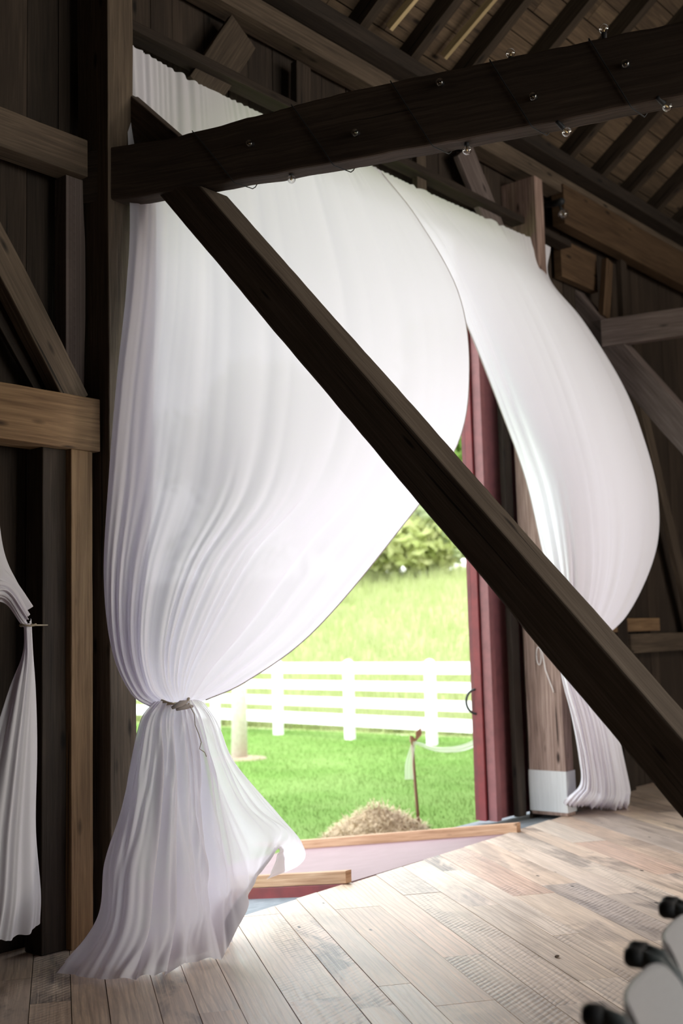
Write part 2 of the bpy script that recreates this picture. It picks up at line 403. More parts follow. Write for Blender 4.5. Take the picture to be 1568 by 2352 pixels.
for x0, x1 in zip(br_, br_[1:]):
    xm = (x0+x1)/2
    e0_ = 5.42+.03*noise.noise(V((x0, 0, 0))); e1_ = 5.42+.03*noise.noise(V((x1, 0, 0)))
    sill.prism([V((x0, 4.3, -.5)), V((x0, e0_, -.5)), V((x0, e0_, sillz(xm, 5.42))), V((x0, 4.6, sillz(xm, 4.6))), ][:3]+[V((x0, 4.5, sillz(xm, 4.5)))],
               [V((x1, 4.3, -.5)), V((x1, e1_, -.5)), V((x1, e1_, sillz(xm, 5.42))), V((x1, 4.5, sillz(xm, 4.5)))])
struct(sill.obj('trim_2', M['concrete'], origin=(0, 4.8, -.4)))

def boards(name, mat, u0, u1, pos, z0f, z1f, wd=.22, along='x', th=.025, zsplit=None):
    """vertical boarding; z0f,z1f functions of u"""
    b = MB(); u = u0
    while u < u1-1e-3:
        e = min(u+wd*random.uniform(.8, 1.25), u1); g = .003; o_ = random.uniform(0, .008)
        za, zb = z0f((u+e)/2), z1f((u+e)/2)
        if zb > za+.02:
            if along == 'x': b.box((u+g, pos+o_, za), (e-g, pos+o_+th, zb), 2)
            else: b.box((pos+o_, u+g, za), (pos+o_+th, e-g, zb), 2)
        u = e
    return struct(b.obj(name, mat))
YW = 5.06; OX0, OX1, OZ = 3.92, 8.30, 4.80
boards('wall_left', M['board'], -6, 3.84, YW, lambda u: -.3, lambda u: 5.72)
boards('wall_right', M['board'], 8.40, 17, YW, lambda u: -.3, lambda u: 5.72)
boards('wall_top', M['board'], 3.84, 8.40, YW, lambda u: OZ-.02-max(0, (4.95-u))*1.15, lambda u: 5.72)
# backing so that no light leaks between the boards
bk = MB(); bk.box((-6, YW+.04, -.3), (3.8, YW+.06, 5.75), 2); bk.box((8.5, YW+.04, -.3), (17, YW+.06, 5.75), 2); bk.box((3.8, YW+.04, OZ), (8.5, YW+.06, 5.75), 0)
struct(bk.obj('wall_outside', M['redpaint']))
ridgeY, eaveZ, slope = -1.5, 5.78, math.tan(math.radians(36))
def roofz(y): return eaveZ+slope*((5.1-y) if y > ridgeY else (5.1-ridgeY)-(ridgeY-y))
b = MB(); b.box((17, -8, -.02), (17.04, 5.1, 10.8), 2); struct(b.obj('wall_far_end', M['board']))
b = MB(); b.box((-6.04, -8, -.02), (-6, 5.1, 10.8), 2); struct(b.obj('wall_near_end', M['board']))
b = MB(); b.box((-6, -8.04, -.02), (2.0, -8, 5.8), 2); b.box((10.0, -8.04, -.02), (17, -8, 5.8), 2); b.box((2, -8.04, 4.2), (10, -8, 5.8), 0)
struct(b.obj('wall_behind', M['board']))
# roof boards running along the ridge direction, laid on the rafters
b = MB(); s = 0; cs, sn = math.cos(math.radians(36)), math.sin(math.radians(36)); SL = (5.5-ridgeY)/cs
while s < SL:
    wdt = random.uniform(.17, .27); x = -6.2
    while x < 17.2:
        L = random.choice([1.2, 1.8, 2.4, 3.0]); e = min(x+L, 17.2); yo = 5.5-s*cs; zo = roofz(5.5)+s*sn; g = random.uniform(.004, .012)
        yo2 = 5.5-(s+wdt-g)*cs; zo2 = roofz(5.5)+(s+wdt-g)*sn
        q = lambda X: [V((X, yo, zo)), V((X, yo2, zo2)), V((X, yo2-.0+sn*.022, zo2+cs*.022)), V((X, yo+sn*.022, zo+cs*.022))]
        b.prism(q(x+.003), q(e-.003)); x = e
    s += wdt
struct(b.obj('ceiling', M['roofb'], origin=(0, 5, 6)))
b = MB(); za = roofz(5.6)+.05; zr = roofz(ridgeY)+.05; zc = roofz(-8)+.05
b.poly([(-6.3, 5.6, za), (17.3, 5.6, za), (17.3, ridgeY, zr), (-6.3, ridgeY, zr)], (0, 0, .03))
b.poly([(-6.3, ridgeY, zr), (17.3, ridgeY, zr), (17.3, -8.3, zc-.2), (-6.3, -8.3, zc-.2)], (0, 0, .03))
struct(b.obj('roof_outside', M['board']))

# rafters
def rafter_pts(x, y0=5.06, y1=ridgeY): return V((x, y0, roofz(y0)-.085)), V((x, y1, roofz(y1)-.085))
first = None
GR = 'rafters under the roof boards'
for i in range(21):
    x = 4.25+i*.61
    if first is None:
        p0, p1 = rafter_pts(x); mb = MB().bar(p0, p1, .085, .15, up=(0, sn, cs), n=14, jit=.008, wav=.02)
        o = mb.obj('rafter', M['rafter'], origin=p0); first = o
    else:
        o = first.copy(); COL.objects.link(o); o.location = first.location+V((i*.61, 0, 0))
    tag(o, 'dark brown pole rafter rising from the eave under the plank roof', 'rafter', GR)
# pale lath strips nailed beside rafters (seen upper middle)
for k, (x, ya, yb, txt) in enumerate(((6.35, 4.75, 3.9, 'pale lath strip beside a rafter, farther left of the two under the roof'), (7.0, 4.72, 3.7, 'pale lath strip beside a rafter, right one of the two under the roof'))):
    mb = MB().bar((x, ya, roofz(ya)-.10), (x+.04, yb, roofz(yb)-.16), .035, .06, up=(0, sn, cs), n=3, jit=.002)
    tag(mb.obj('lath_strip', M['stick']), txt, 'wooden strip')

# ---------------------------------------------------------------- timber frame
def timber(name, mat, label, cat, p0, p1, wd, ht, up=(0, 0, 1), n=16, jit=.006, wav=.0, group=None, seed=None, bevel=.006):
    o = MB().bar(p0, p1, wd, ht, up=up, n=n, jit=jit, wav=wav, seed=seed).obj(name, M[mat], origin=p0, bevel=bevel)
    return tag(o, label, cat, group)
def tbox(name, mat, label, cat, lo, hi, ax, n=14, jit=.004, group=None, bevel=.005):
    o = MB().box(lo, hi, ax, n=n, jit=jit).obj(name, M[mat], bevel=bevel); return tag(o, label, cat, group)

PX0 = 3.742
tbox('door_post', 'hewn', 'tall squared timber post forming the left side of the big doorway', 'post', (PX0, 4.72, 0), (3.915, 4.99, 5.45), 2, 40, .005)
# main beam (front face plane turned 12 degrees)
a12 = math.radians(12); nb = V((math.cos(a12), math.sin(a12), 0)); P0 = V((3.85, 4.3, 3.8))
def pl(x, y, P=P0, n=nb):
    d = ray(x, y); return CAM+d*((P-CAM).dot(n)/d.dot(n))
def beam_mesh():
    mb = MB(); pts_t = [(158, 352), (300, 330), (405, 313), (784, 212), (1180, 128), (1568, 46), (1900, -30)]
    pts_b = [(163, 470), (300, 455), (510, 418), (784, 370), (1180, 296), (1568, 217), (1900, 148)]
    def interp(tab, x):
        for (a, b) in zip(tab, tab[1:]):
            if x <= b[0]: return lerp(a[1], b[1], (x-a[0])/(b[0]-a[0]))
        return tab[-1][1]
    N = 90; T = .12; quads = []
    for i in range(N+1):
        x = lerp(160, 1900, i/N)
        t = pl(x, interp(pts_t, x)+0); bo = pl(x, interp(pts_b, x))
        j1 = noise.noise(V((i*.31, 1, 2)))*.006+noise.noise(V((i*1.3, 4, 2)))*.004
        j2 = noise.noise(V((i*.27, 8, 2)))*.006+noise.noise(V((i*1.1, 14, 2)))*.003
        t = t+V((0, 0, j1)); bo = bo+V((0, 0, j2)); bk_ = nb*T
        quads.append([bo, bo+bk_+V((0, 0, .0)), t+bk_, t])
    L = 0
    b0 = 0
    for i, q in enumerate(quads): mb.v += q
    for i in range(N):
        dl = (quads[i+1][0]-quads[i][0]).length
        for k in range(4):
            a = i*4+k; c = i*4+(k+1) % 4; per = (0, .12, .42, .54, .84)
            mb.f.append((a, c, c+4, a+4)); mb.r.append(.4)
            mb.uv += [(L, per[k]), (L, per[k+1]), (L+dl, per[k+1]), (L+dl, per[k])]
        L += dl
    mb.f.append((3, 2, 1, 0)); mb.r.append(.4); mb.uv += [(0, 0), (.01, 0), (.01, .1), (0, .1)]
    e = N*4; mb.f.append((e, e+1, e+2, e+3)); mb.r.append(.4); mb.uv += [(0, 0), (.01, 0), (.01, .1), (0, .1)]
    return mb
bmo = beam_mesh().obj('tie_beam', M['beam'], bevel=.012)
tag(bmo, 'dark hewn tie beam crossing the top of the view, wrapped in string lights', 'beam')

# main diagonal brace in the plane x = 3.85
nx = V((1, 0, 0)); PB = V((3.85, 0, 0))
def plx(x, y, X=3.85): return at(x, y, X, 0)
e0, e1, e2, e3 = plx(367, 450), plx(1568, 1881), plx(480, 450), plx(1568, 1698)
dB = (e1-e0).normalized(); dT = (e3-e2).normalized()
T = .20
lowA = e0-dB*.10; lowB = e1+dB*1.15; upA = e2-dT*.10; upB = e3+dT*1.15
bt = V((T, 0, 0))
mb = MB(); mb.prism([lowA, lowA+bt, upA+bt, upA], [lowB, lowB+bt, upB+bt, upB], n=110, jit=.0045)
bro = mb.obj('diagonal_brace', M['brace'], bevel=.01)
tag(bro, 'large dark diagonal timber brace running from the tie beam down across the doorway', 'brace')
# small knee brace above the beam and the post's upper end
mb = MB(); C_ = plx(238, 166, 3.90); D = plx(416, 318, 3.90); A = plx(150, 230, 3.90); B = plx(300, 400, 3.90)
w1 = V((.08, 0, 0)); mb.prism([A, A+w1, C_+w1, C_], [B, B+w1, D+w1, D], n=20, jit=.004)
tag(mb.obj('knee_brace', M['beam'], bevel=.006), 'short knee brace between the left post and the top of the tie beam', 'brace')

# header board carrying the curtain, corner brace of the opening, plates
tbox('curtain_header', 'board', 'long horizontal board above the doorway that carries the white curtains', 'beam', (3.95, 4.84, 5.0), (9.15, 4.97, 5.06), 0, 30)
tbox('wall_plate', 'hewn', 'brown timber wall plate running under the rafters at the eave', 'beam', (1.5, 4.86, 5.50), (17, 5.03, 5.66), 0, 50)
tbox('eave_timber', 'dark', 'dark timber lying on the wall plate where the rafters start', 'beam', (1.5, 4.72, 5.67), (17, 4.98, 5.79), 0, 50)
def on5(x, y, Y=4.93): return at(x, y, Y)
timber('wall_brace', 'hewn', 'wide slanted brace board between header and wall plate, left of centre', 'brace', on5(462, 215), on5(556, 75), .04, .26, up=(1, 0, 0))
timber('wall_stud', 'board', 'short upright stud above the header behind the tie beam', 'stud', on5(690, 320), on5(690, 150), .06, .14, up=(1, 0, 0))
timber('wall_stud', 'hewn', 'short narrow upright stud right of the tie beam crossing, above the curtain', 'stud', on5(964, 460), on5(962, 330), .05, .12, up=(1, 0, 0))
timber('wall_brace', 'purple', 'leaning brace above the right curtain below the wall plate', 'brace', on5(1142, 545), on5(1062, 345), .05, .27, up=(1, 0, 0))
timber('wall_stud', 'hewn', 'squared short post above the right end of the curtain header', 'post', on5(1236, 545, 5.0), on5(1222, 420, 5.0), .06, .13, up=(1, 0, 0))
tbox('wall_girt', 'darkpine', 'wide brown girt in the upper right, right of the curtain top', 'beam', (9.05, 4.84, 5.20), (17, 4.97, 5.58), 0, 30)
tbox('wall_girt', 'darkpine', 'patched orange board right of the curtain top under the wide girt', 'board', (9.15, 4.95, 4.75), (9.85, 5.03, 5.12), 0, 8)
timber('wall_brace', 'darkpine', 'thin orange slanted strut under the wide girt at upper right', 'brace', on5(1386, 730, 4.85), on5(1394, 600, 4.85), .06, .13, up=(1, 0, 0))
timber('wall_stud', 'board', 'narrow upright stud right of the orange strut at upper right', 'stud', on5(1432, 730, 4.88), on5(1426, 600, 4.88), .06, .12, up=(1, 0, 0))
timber('tie_beam', 'purple', 'grey tie beam entering from the right edge behind the right curtain', 'beam', V((9.58, 4.80, 4.255)), V((10.45, 1.9, 4.30)), .10, .26, n=20, jit=.008)
# second bent: big brace behind right curtain
f0, f1 = at(1262, 640, 9.7, 0), at(1568, 985, 9.7, 0); dd = (f1-f0).normalized()
timber('diagonal_brace', 'purple', 'pinkish grey diagonal brace leaving the frame on the right, behind the blowing curtain', 'brace', f0-dd*.2, f1+dd*2.2, .2, .27, up=(0, 0, 1), n=30)
f0, f1 = on5(1470, 930, 4.9), on5(1580, 1400, 4.9); dd = (f1-f0).normalized()
timber('wall_brace', 'hewn', 'thin reddish brace against the right wall, low beside the curtain', 'brace', f0-dd*.3, f1+dd*.8, .06, .15, up=(1, 0, 0), n=20)
tbox('wall_girt', 'pine', 'short orange board on the right wall just below the curtain bulge', 'board', tuple(at(1404, 1452, 4.95)), (at(1515, 1430, 4.95).x, 5.03, at(1515, 1424, 4.95).z+.02), 0, 6)
za, zb = at(1500, 1498, 4.93).z, at(1500, 1455, 4.93).z
tbox('wall_girt', 'hewn', 'horizontal girt on the right wall behind the diagonal brace', 'beam', (at(1450, 1480, 4.93).x, 4.93, za), (17, 5.04, zb), 0, 16)
tbox('wall_stud', 'board', 'upright stud on the right wall beside the blowing curtain', 'stud', (at(1425, 1500, 4.93).x, 4.94, 0), (at(1447, 1500, 4.93).x, 5.04, 4.6), 2, 16)
tbox('wall_stud', 'board', 'upright stud on the right wall near the right edge of the view', 'stud', (12.2, 4.94, 0), (12.4, 5.04, 5.1), 2, 16)

# left wall framing
tbox('wall_stud', 'pine', 'knotty light brown stud at left, under the header', 'stud', (3.545, 4.78, 0), (3.68, 4.92, 2.50), 2, 24, .003)
tbox('wall_stud', 'board', 'dark upright stud at far left behind the tied curtain', 'stud', (3.40, 4.82, 0), (3.545, 4.96, 2.50), 2, 20)
tbox('door_header', 'pine', 'thick knotty header timber at the left edge above the small curtain', 'beam', (.5, 4.76, 2.50), (3.715, 4.94, 2.78), 0, 26, .006)
tbox('wall_girt', 'hewn', 'brown horizontal girt at upper left behind the beam end', 'beam', (.5, 4.84, 4.02), (3.70, 4.98, 4.23), 0, 20)
p0, p1 = at(168, 925, 4.84), at(-20, 560, 4.84); dd = (p1-p0).normalized()
timber('wall_brace', 'hewn', 'knotty diagonal brace at left rising from the header to the left edge', 'brace', p0, p1+dd*1.2, .10, .155, up=(1, 0, 0), n=20)
p0, p1 = at(118, 925, 4.95), at(-40, 640, 4.95); dd = (p1-p0).normalized()
timber('wall_brace', 'board', 'dark diagonal strip standing in for the shadow of the knotty brace at left', 'brace', p0, p1+dd*1.0, .04, .13, up=(1, 0, 0), n=12)  # added dark strip in place of the shadow behind the brace
# live-edged lit board beside the post
mb = MB(); N = 24; zs = [lerp(2.78, 4.02, i/N) for i in range(N+1)]
for i in range(N):
    def rowq(z):
        wv = .018*math.sin((z-2.8)*2.6)+.006*noise.noise(V((z*4, 0, 0)))
        return [V((3.60, 4.90, z)), V((3.71+wv, 4.90, z)), V((3.71+wv, 5.0, z)), V((3.60, 5.0, z))]
    mb.prism(rowq(zs[i]), rowq(zs[i+1]), rnd=.4)
tag(mb.obj('slab_board', M['purple']), 'wavy-edged greyish upright board left of the doorway post', 'board')

# right door post, concrete-washed foot
post = empty('door_post', (8.45, 4.86, 0), 'weathered timber post at the right side of the doorway with white painted foot', 'post')
RX = 8.38
def postq(z, g=0):
    s_ = -.03*(z/2.6)
    return [V((RX+s_-g, 4.72-g, z)), V((RX+.14+s_+g, 4.72-g, z)), V((RX+.14+s_+g, 5.06+g, z)), V((RX+s_-g, 5.06+g, z))]
mb = MB(); mb.prism(postq(0), postq(5.4), n=50, jit=.007); mb.obj('post_shaft', M['post'], post, bevel=.008)
for (yy, dz) in ((4.93, 0), (4.885, .1)):      # long drying cracks as sunk strips are dark slivers
    pass
foot = MB(); foot.prism(postq(.03, .006), postq(.36, .006), n=6, jit=.003); foot.obj('painted_foot', M['wpaint'], post)['label'] = 'white painted post foot'
# pale loop hardware and string on the post's reveal
hk = MB(); pts = []
for k in range(17):
    a = 2*PI*k/16; pts.append(V((RX-.03, 4.905+.022*math.cos(a), 1.30+.075*math.sin(a))))
hk.tube(pts, .0035, 6); pts = [V((RX-.03, 4.89, 1.38)), V((RX-.032, 4.87, 1.33)), V((RX-.035, 4.845, 1.18)), V((RX-.03, 4.79, 1.03)), V((RX-.03, 4.78, 1.0))]
hs = hk.obj('loop_hook', M['wstring'], smooth=True); tag(hs, 'pale wire loop hanging on the right doorway post', 'hook')
tag(MB().tube(pts, .004, 6).obj('hanging_string', M['wstring'], smooth=True), 'pale string end dangling on the right doorway post', 'string')

# sliding red door seen edge-on outside the opening
door = empty('sliding_door', (8.1, 5.3, -.02), 'red painted sliding barn door parked at the right side of the doorway', 'door')
mb = MB().box((8.03, 5.20, -.02), (9.9, 5.26, 5.0), 2, n=10, jit=.002); mb.obj('door_slab', M['redpale'], door)
mb = MB().box((7.99, 5.145, -.02), (8.06, 5.225, 5.0), 2, n=24, jit=.004); mb.obj('edge_board', M['redpale'], door)['label'] = 'faded pink-red edge board'
mb = MB().box((7.965, 5.235, -.02), (8.04, 5.30, 5.0), 2, n=24, jit=.004); mb.obj('edge_trim', M['redpaint'], door)['label'] = 'deep red edge trim'
mb = MB().box((7.98, 5.31, -.02), (8.05, 5.345, 5.0), 2, n=24, jit=.003); mb.obj('outer_trim', M['redtrim'], door)['label'] = 'dark red outer trim'
pts = [V((7.97-.045*math.sin(k*PI/12), 5.29+.07*math.sin(k*PI/12), .94+.10*math.cos(k*PI/12))) for k in range(13)]
MB().tube(pts, .010, 8).obj('pull_handle', M['black'], door, smooth=True)
tbox('gap_shade_strip', 'dark', 'black upright strip standing in for the shaded gap between the red door and the weathered post', 'board', (8.22, 5.08, -.01), (8.34, 5.13, 5.2), 2, 12)  # dark strip that paints the shade of the gap beside the door

# ---------------------------------------------------------------- ramp with curbs
def rz(y): return .006-(y-4.62)*.150
ramp = empty('entry_ramp', (6.5, 4.6, 0), 'glare-paled pinkish red plywood ramp sloping down outside the doorway', 'ramp')
mb = MB(); n_ = 8; xs = [lerp(5.38, 7.62, i/n_) for i in range(n_+1)]
y1 = 8.4
mb.poly([(5.44, edgeY(5.4), rz(edgeY(5.4))), (7.58, edgeY(7.6), rz(edgeY(7.6))), (7.58, y1, rz(y1)), (5.44, y1, rz(y1))], (0, 0, -.03))
mb.obj('ramp_deck', M['pinkramp'], ramp, origin=(6.5, 4.6, 0))
def curb(x, ya, yb, mat, name, w_=.055, h_=.075, dz=0.):
    q = lambda y: [V((x-w_/2, y, rz(y)+dz)), V((x+w_/2, y, rz(y)+dz)), V((x+w_/2, y, rz(y)+h_+dz)), V((x-w_/2, y, rz(y)+h_+dz))]
    return MB().prism(q(ya), q(yb), n=12, jit=.0015).obj(name, M[mat], ramp, bevel=.003)
curb(7.56, 4.68, 8.38, 'curbw', 'ramp_curb'); curb(5.46, 4.60, 8.38, 'curbw', 'ramp_curb')
curb(5.455, 4.62, 8.38, 'redpaint', 'side_board', .05, .14, -.142)['label'] = 'dark red side board'
curb(7.57, 4.72, 8.38, 'redpaint', 'side_board', .05, .14, -.142)['label'] = 'dark red side board'

# ---------------------------------------------------------------- curtains
def cr(P, t):
    """Catmull-Rom through list P (numpy vectors) at t in 0..1"""
    n = len(P)-1; x = min(max(t*n, 0), n-1e-9); i = int(x); f = x-i
    p1, p2 = P[i], P[i+1]; p0 = P[i-1] if i > 0 else 2*p1-p2; p3 = P[i+2] if i+2 <= n else 2*p2-p1
    return .5*((2*p1)+(-p0+p2)*f+(2*p0-5*p1+4*p2-p3)*f*f+(-p0+3*p1-3*p2+p3)*f**3)
def fold1(seed, freqs, N):
    r_ = np.random.default_rng(seed); u = np.linspace(0, 1, N); f = np.zeros(N); wu = u+.03*np.sin(2*PI*(u*2.3+r_.random()))+.015*np.sin(2*PI*(u*5.1+r_.random()))
    for fr, a in freqs:
        x = np.sin(PI*fr*wu+r_.random()*6.28); f += a*(1-2*np.abs(x)**.75)
    k = np.array([1, 2, 1])/4
    for _ in range(3): f = np.convolve(np.pad(f, 1, 'edge'), k, 'valid')
    return f
def warp(F, u, v, a=.02, ph=0.):
    U = u[None, :]+a*np.sin(v[:, None]*4.1+u[None, :]*7+ph)*u[None, :]*(1-u[None, :])*4
    return np.interp(U, u, F)
def sheet(name, rows, NU, NV, foldf, mat, parent, y_default=4.8, floor_last=False, minz=None):
    G = []
    for row in rows:
        R_ = []
        for c in row:
            x, y, Y = c
            R_.append(np.array(at(x, y, .012, 2) if Y is None else at(x, y, Y)))
        G.append(R_)
    S = np.zeros((NV+1, NU+1, 3))
    for j in range(NV+1):
        tv = j/NV; cols = [cr([G[r][k] for r in range(len(G))], tv) for k in range(len(G[0]))]
        for i in range(NU+1): S[j, i] = cr(cols, i/NU)
    du_ = np.gradient(S, axis=1); dv_ = np.gradient(S, axis=0); Nn = np.cross(du_, dv_)
    L_ = np.linalg.norm(Nn, axis=2, keepdims=True); Nn = Nn/np.maximum(L_, 1e-9)
    D = foldf(np.linspace(0, 1, NU+1), np.linspace(0, 1, NV+1))
    S = S+Nn*D[:, :, None]
    if minz is not None: S[:, :, 2] = np.maximum(S[:, :, 2], minz)
    vs = S.reshape(-1, 3); fs = []
    W1 = NU+1
    for j in range(NV):
        for i in range(NU): a = j*W1+i; fs.append((a, a+1, a+W1+1, a+W1))
    o = mesh_obj(name, vs, fs, mat, parent, smooth=True, origin=tuple(vs[0]))
    return o, S
def tubeS(S, js, i, r_, name, mat, parent):
    pts = [V(S[j, i]) for j in js]; return MB().tube(pts, r_, 6).obj(name, mat, parent, smooth=True)

# --- left curtain
lc = empty('curtain', tuple(at(400, 2200, 4.45)), 'long white sheer curtain tied in a knot at the left side of the doorway', 'curtain', None)
NU, NV = 260, 170
def fold_left(u, v):
    F1 = fold1(3, [(46, .5), (71, .35)], len(u)); F2 = fold1(11, [(6, .6), (11, .4)], len(u)); F3 = fold1(5, [(13, .6), (27, .35)], len(u)); F4 = fold1(15, [(21, .6), (33, .4)], len(u))
    vv = v[:, None]; top = np.exp(-(vv/.10)**2)*.030
    knot = np.clip((vv-.42)/.58, 0, 1)
    left = np.exp(-(u[None, :]/.22)**2)
    mid = (.016+.008*left)*np.clip(vv/.15, 0, 1)*(1-.6*vv)
    low = .040*np.sin(knot*PI)**1.2*(.4+.6*knot)
    edge = np.clip((1-u)/.03, 0, 1)[None, :]*np.clip(u/.02, 0, 1)[None, :]
    return (F1[None, :]*top+warp(F2, u, v)*mid+warp(F3, u, v, .012, 2)*low+F4[None, :]*left*.009*np.clip(vv/.1, 0, 1)*(1-vv))*edge
rowsL = [
 [(285, 97, 4.80), (430, 181, 4.80), (575, 252, 4.80), (730, 326, 4.80), (872, 392, 4.80)],
 [(298, 470, 4.66), (440, 440, 4.62), (610, 440, 4.55), (780, 450, 4.52), (960, 505, 4.60)],
 [(290, 660, 4.62), (440, 670, 4.50), (640, 680, 4.30), (850, 670, 4.25), (1052, 672, 4.40)],
 [(268, 870, 4.60), (420, 890, 4.42), (640, 905, 4.18), (870, 880, 4.12), (1077, 850, 4.25)],
 [(250, 1090, 4.58), (395, 1110, 4.38), (600, 1125, 4.12), (810, 1090, 4.12), (1046, 1030, 4.25)],
 [(238, 1320, 4.54), (345, 1310, 4.38), (490, 1290, 4.22), (670, 1250, 4.22), (895, 1245, 4.32)],
 [(256, 1490, 4.50), (330, 1470, 4.36), (420, 1450, 4.28), (550, 1420, 4.28), (720, 1450, 4.38)],
 [(300, 1592, 4.46), (345, 1570, 4.38), (400, 1545, 4.34), (470, 1530, 4.34), (570, 1562, 4.40)],
 [(350, 1626, 4.43), (380, 1615, 4.40), (408, 1612, 4.39), (430, 1608, 4.39), (462, 1612, 4.42)]]
o, SLu = sheet('upper_panel', rowsL, NU, NV, fold_left, M['sheer'], lc)
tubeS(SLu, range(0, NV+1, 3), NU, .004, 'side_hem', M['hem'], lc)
def fold_skirt(u, v):
    F1 = fold1(21, [(13, .55), (22, .35)], len(u)); F2 = fold1(8, [(6, .7), (11, .35)], len(u)); F5 = fold1(9, [(17, .5), (9, .5)], len(u)); vv = v[:, None]
    a = .014+.040*np.clip(vv/.4, 0, 1); edge = np.clip((1-u)/.03, 0, 1)[None, :]*np.clip(u/.02, 0, 1)[None, :]
    right = 1-.6*np.clip((u-.72)/.2, 0, 1)[None, :]
    return (warp(F1, u, v, .03)*(1-vv)+warp(F2, u, v, .04, 1)*vv+warp(F5, u, v, .06, 3)*.35)*a*edge*right
rowsS = [
 [(352, 1612, 4.40), (372, 1612, 4.38), (392, 1614, 4.37), (410, 1614, 4.36), (424, 1612, 4.36), (436, 1608, 4.38), (452, 1608, 4.40), (470, 1614, 4.42)],
 [(322, 1655, 4.42), (350, 1660, 4.36), (380, 1662, 4.34), (408, 1664, 4.33), (434, 1660, 4.34), (458, 1655, 4.38), (484, 1655, 4.42), (503, 1668, 4.45)],
 [(303, 1745, 4.42), (340, 1750, 4.32), (378, 1752, 4.30), (410, 1755, 4.30), (446, 1750, 4.32), (482, 1742, 4.36), (512, 1742, 4.42), (540, 1755, 4.48)],
 [(278, 1860, 4.40), (325, 1865, 4.28), (372, 1870, 4.25), (412, 1872, 4.27), (458, 1860, 4.30), (510, 1845, 4.34), (575, 1850, 4.40), (636, 1866, 4.46)],
 [(240, 1980, 4.36), (302, 1990, 4.22), (366, 2000, 4.20), (420, 2000, 4.24), (480, 1985, 4.28), (545, 1950, 4.34), (640, 1905, 4.38), (697, 1944, 4.42)],
 [(222, 2110, 4.34), (290, 2135, 4.18), (362, 2145, 4.16), (425, 2125, 4.22), (492, 2085, 4.28), (555, 2020, 4.32), (640, 1935, 4.36), (688, 1986, 4.46)],
 [(130, 2235, None), (250, 2247, None), (350, 2247, None), (425, 2220, None), (508, 2203, None), (562, 2062, 4.28), (640, 1948, 4.34), (612, 2020, 4.52)]]
o, SLs = sheet('lower_skirt', rowsS, NU, 150, fold_skirt, M['sheer2'], lc, minz=.006)
# the cloth is doubled: a second layer hangs just behind the left part
def fold_back(u, v):
    F1 = fold1(121, [(7, .6), (12, .35)], len(u)); F2 = fold1(128, [(5, .65), (9, .3)], len(u)); vv = v[:, None]
    return (warp(F1, u, v, .05)*(1-vv)+warp(F2, u, v, .05, 1)*vv)*(.012+.03*vv)*np.clip((1-u)/.03, 0, 1)[None, :]*np.clip(u/.02, 0, 1)[None, :]
def mixp(a, b, t): return (lerp(a[0], b[0], t), lerp(a[1], b[1], t), (lerp(a[2], b[2], t) if a[2] and b[2] else 4.42))
rowsSb = [[(c[0]+4*(k == 0), c[1]-(6 if j == 6 else 0), (c[2] or 4.40)+.07+.03*(j > 2)) for k, c in enumerate(r[:6])] for j, r in enumerate(rowsS)]
for r_ in rowsSb: r_[-1] = mixp(r_[-2], r_[-1], .55)
rowsSb[6] = [(c[0]+18, c[1]-26, None) for c in rowsS[6][:5]]+[(515, 2150, None)]
sheet('back_layer', rowsSb, 150, 110, fold_back, M['sheer2'], lc, minz=.008)
rowsLb = [[(r[0][0]+3, r[0][1]+2, r[0][2]+.04), mixp((r[0][0], r[0][1], r[0][2]+.05), (r[1][0], r[1][1], r[1][2]+.05), .22), mixp((r[0][0], r[0][1], r[0][2]+.05), (r[1][0], r[1][1], r[1][2]+.05), f_)] for r, f_ in zip(rowsL, (.42, .42, .45, .55, .70, .92, .95, .9, .8))]
sheet('folded_edge', rowsLb, 70, 110, fold_back, M['sheer'], lc)
# hem band along the bottom edge, slightly proud of the cloth
def hemband(S, j0, i0, i1, name, parent, step=1, off=.004):
    vs = []; fs = []; rows_ = list(range(j0, S.shape[0])); cols_ = list(range(i0, i1))
    du_ = np.gradient(S, axis=1); dv_ = np.gradient(S, axis=0); Nn = np.cross(du_, dv_); Nn /= np.maximum(np.linalg.norm(Nn, axis=2, keepdims=True), 1e-9)
    toc = np.sign(((np.array(CAM)-S)*Nn).sum(2, keepdims=True)); Q = S+Nn*off
    Q2 = S-Nn*off
    for j in rows_:
        for i in cols_: vs.append(Q[j, i])
    w_ = len(cols_)
    for a in range(len(rows_)-1):
        for b_ in range(w_-1): k = a*w_+b_; fs.append((k, k+1, k+w_+1, k+w_))
    vs = np.array(vs); return mesh_obj(name, vs, fs, M['hem'], parent, smooth=True, origin=tuple(vs[0]))
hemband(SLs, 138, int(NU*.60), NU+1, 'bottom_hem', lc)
# knot: twisted wrap of the cloth plus jute string with a tail
kc = np.array(at(412, 1616, 4.35)); mb = MB()
for k in range(3):
    pts = []
    for s_ in range(25):
        a = 2*PI*s_/24; rr = .085
        p = V(kc)+V((rr*math.cos(a)*1.0, rr*.5*math.sin(a)+.03, .010*(k-1)+.012*math.sin(a*2+k)))
        pts.append(p)
    mb.tube(pts, .0045, 6)
mb.obj('tie_string', M['string'], lc, smooth=True)['label'] = 'brown string tied round the curtain'
mb = MB()
for r_, (a, b_) in ((.016, ((395, 1626), (428, 1612))), (.013, ((405, 1630), (442, 1622)))):
    A = at(*a, 4.27); B = at(*b_, 4.27); mb.tube([A, lerp(A, B, .5)+V((0, -.012, .006)), B], [r_*.5, r_, r_*.5], 10)
mb.obj('cloth_knot', M['hem'], lc, smooth=True)
tp = [(436, 1622), (446, 1640), (448, 1665), (456, 1685), (462, 1705), (458, 1720), (470, 1728), (474, 1738)]
MB().tube([at(x, y, 4.24) for x, y in tp], .0022, 5).obj('string_tail', M['string'], lc, smooth=True)

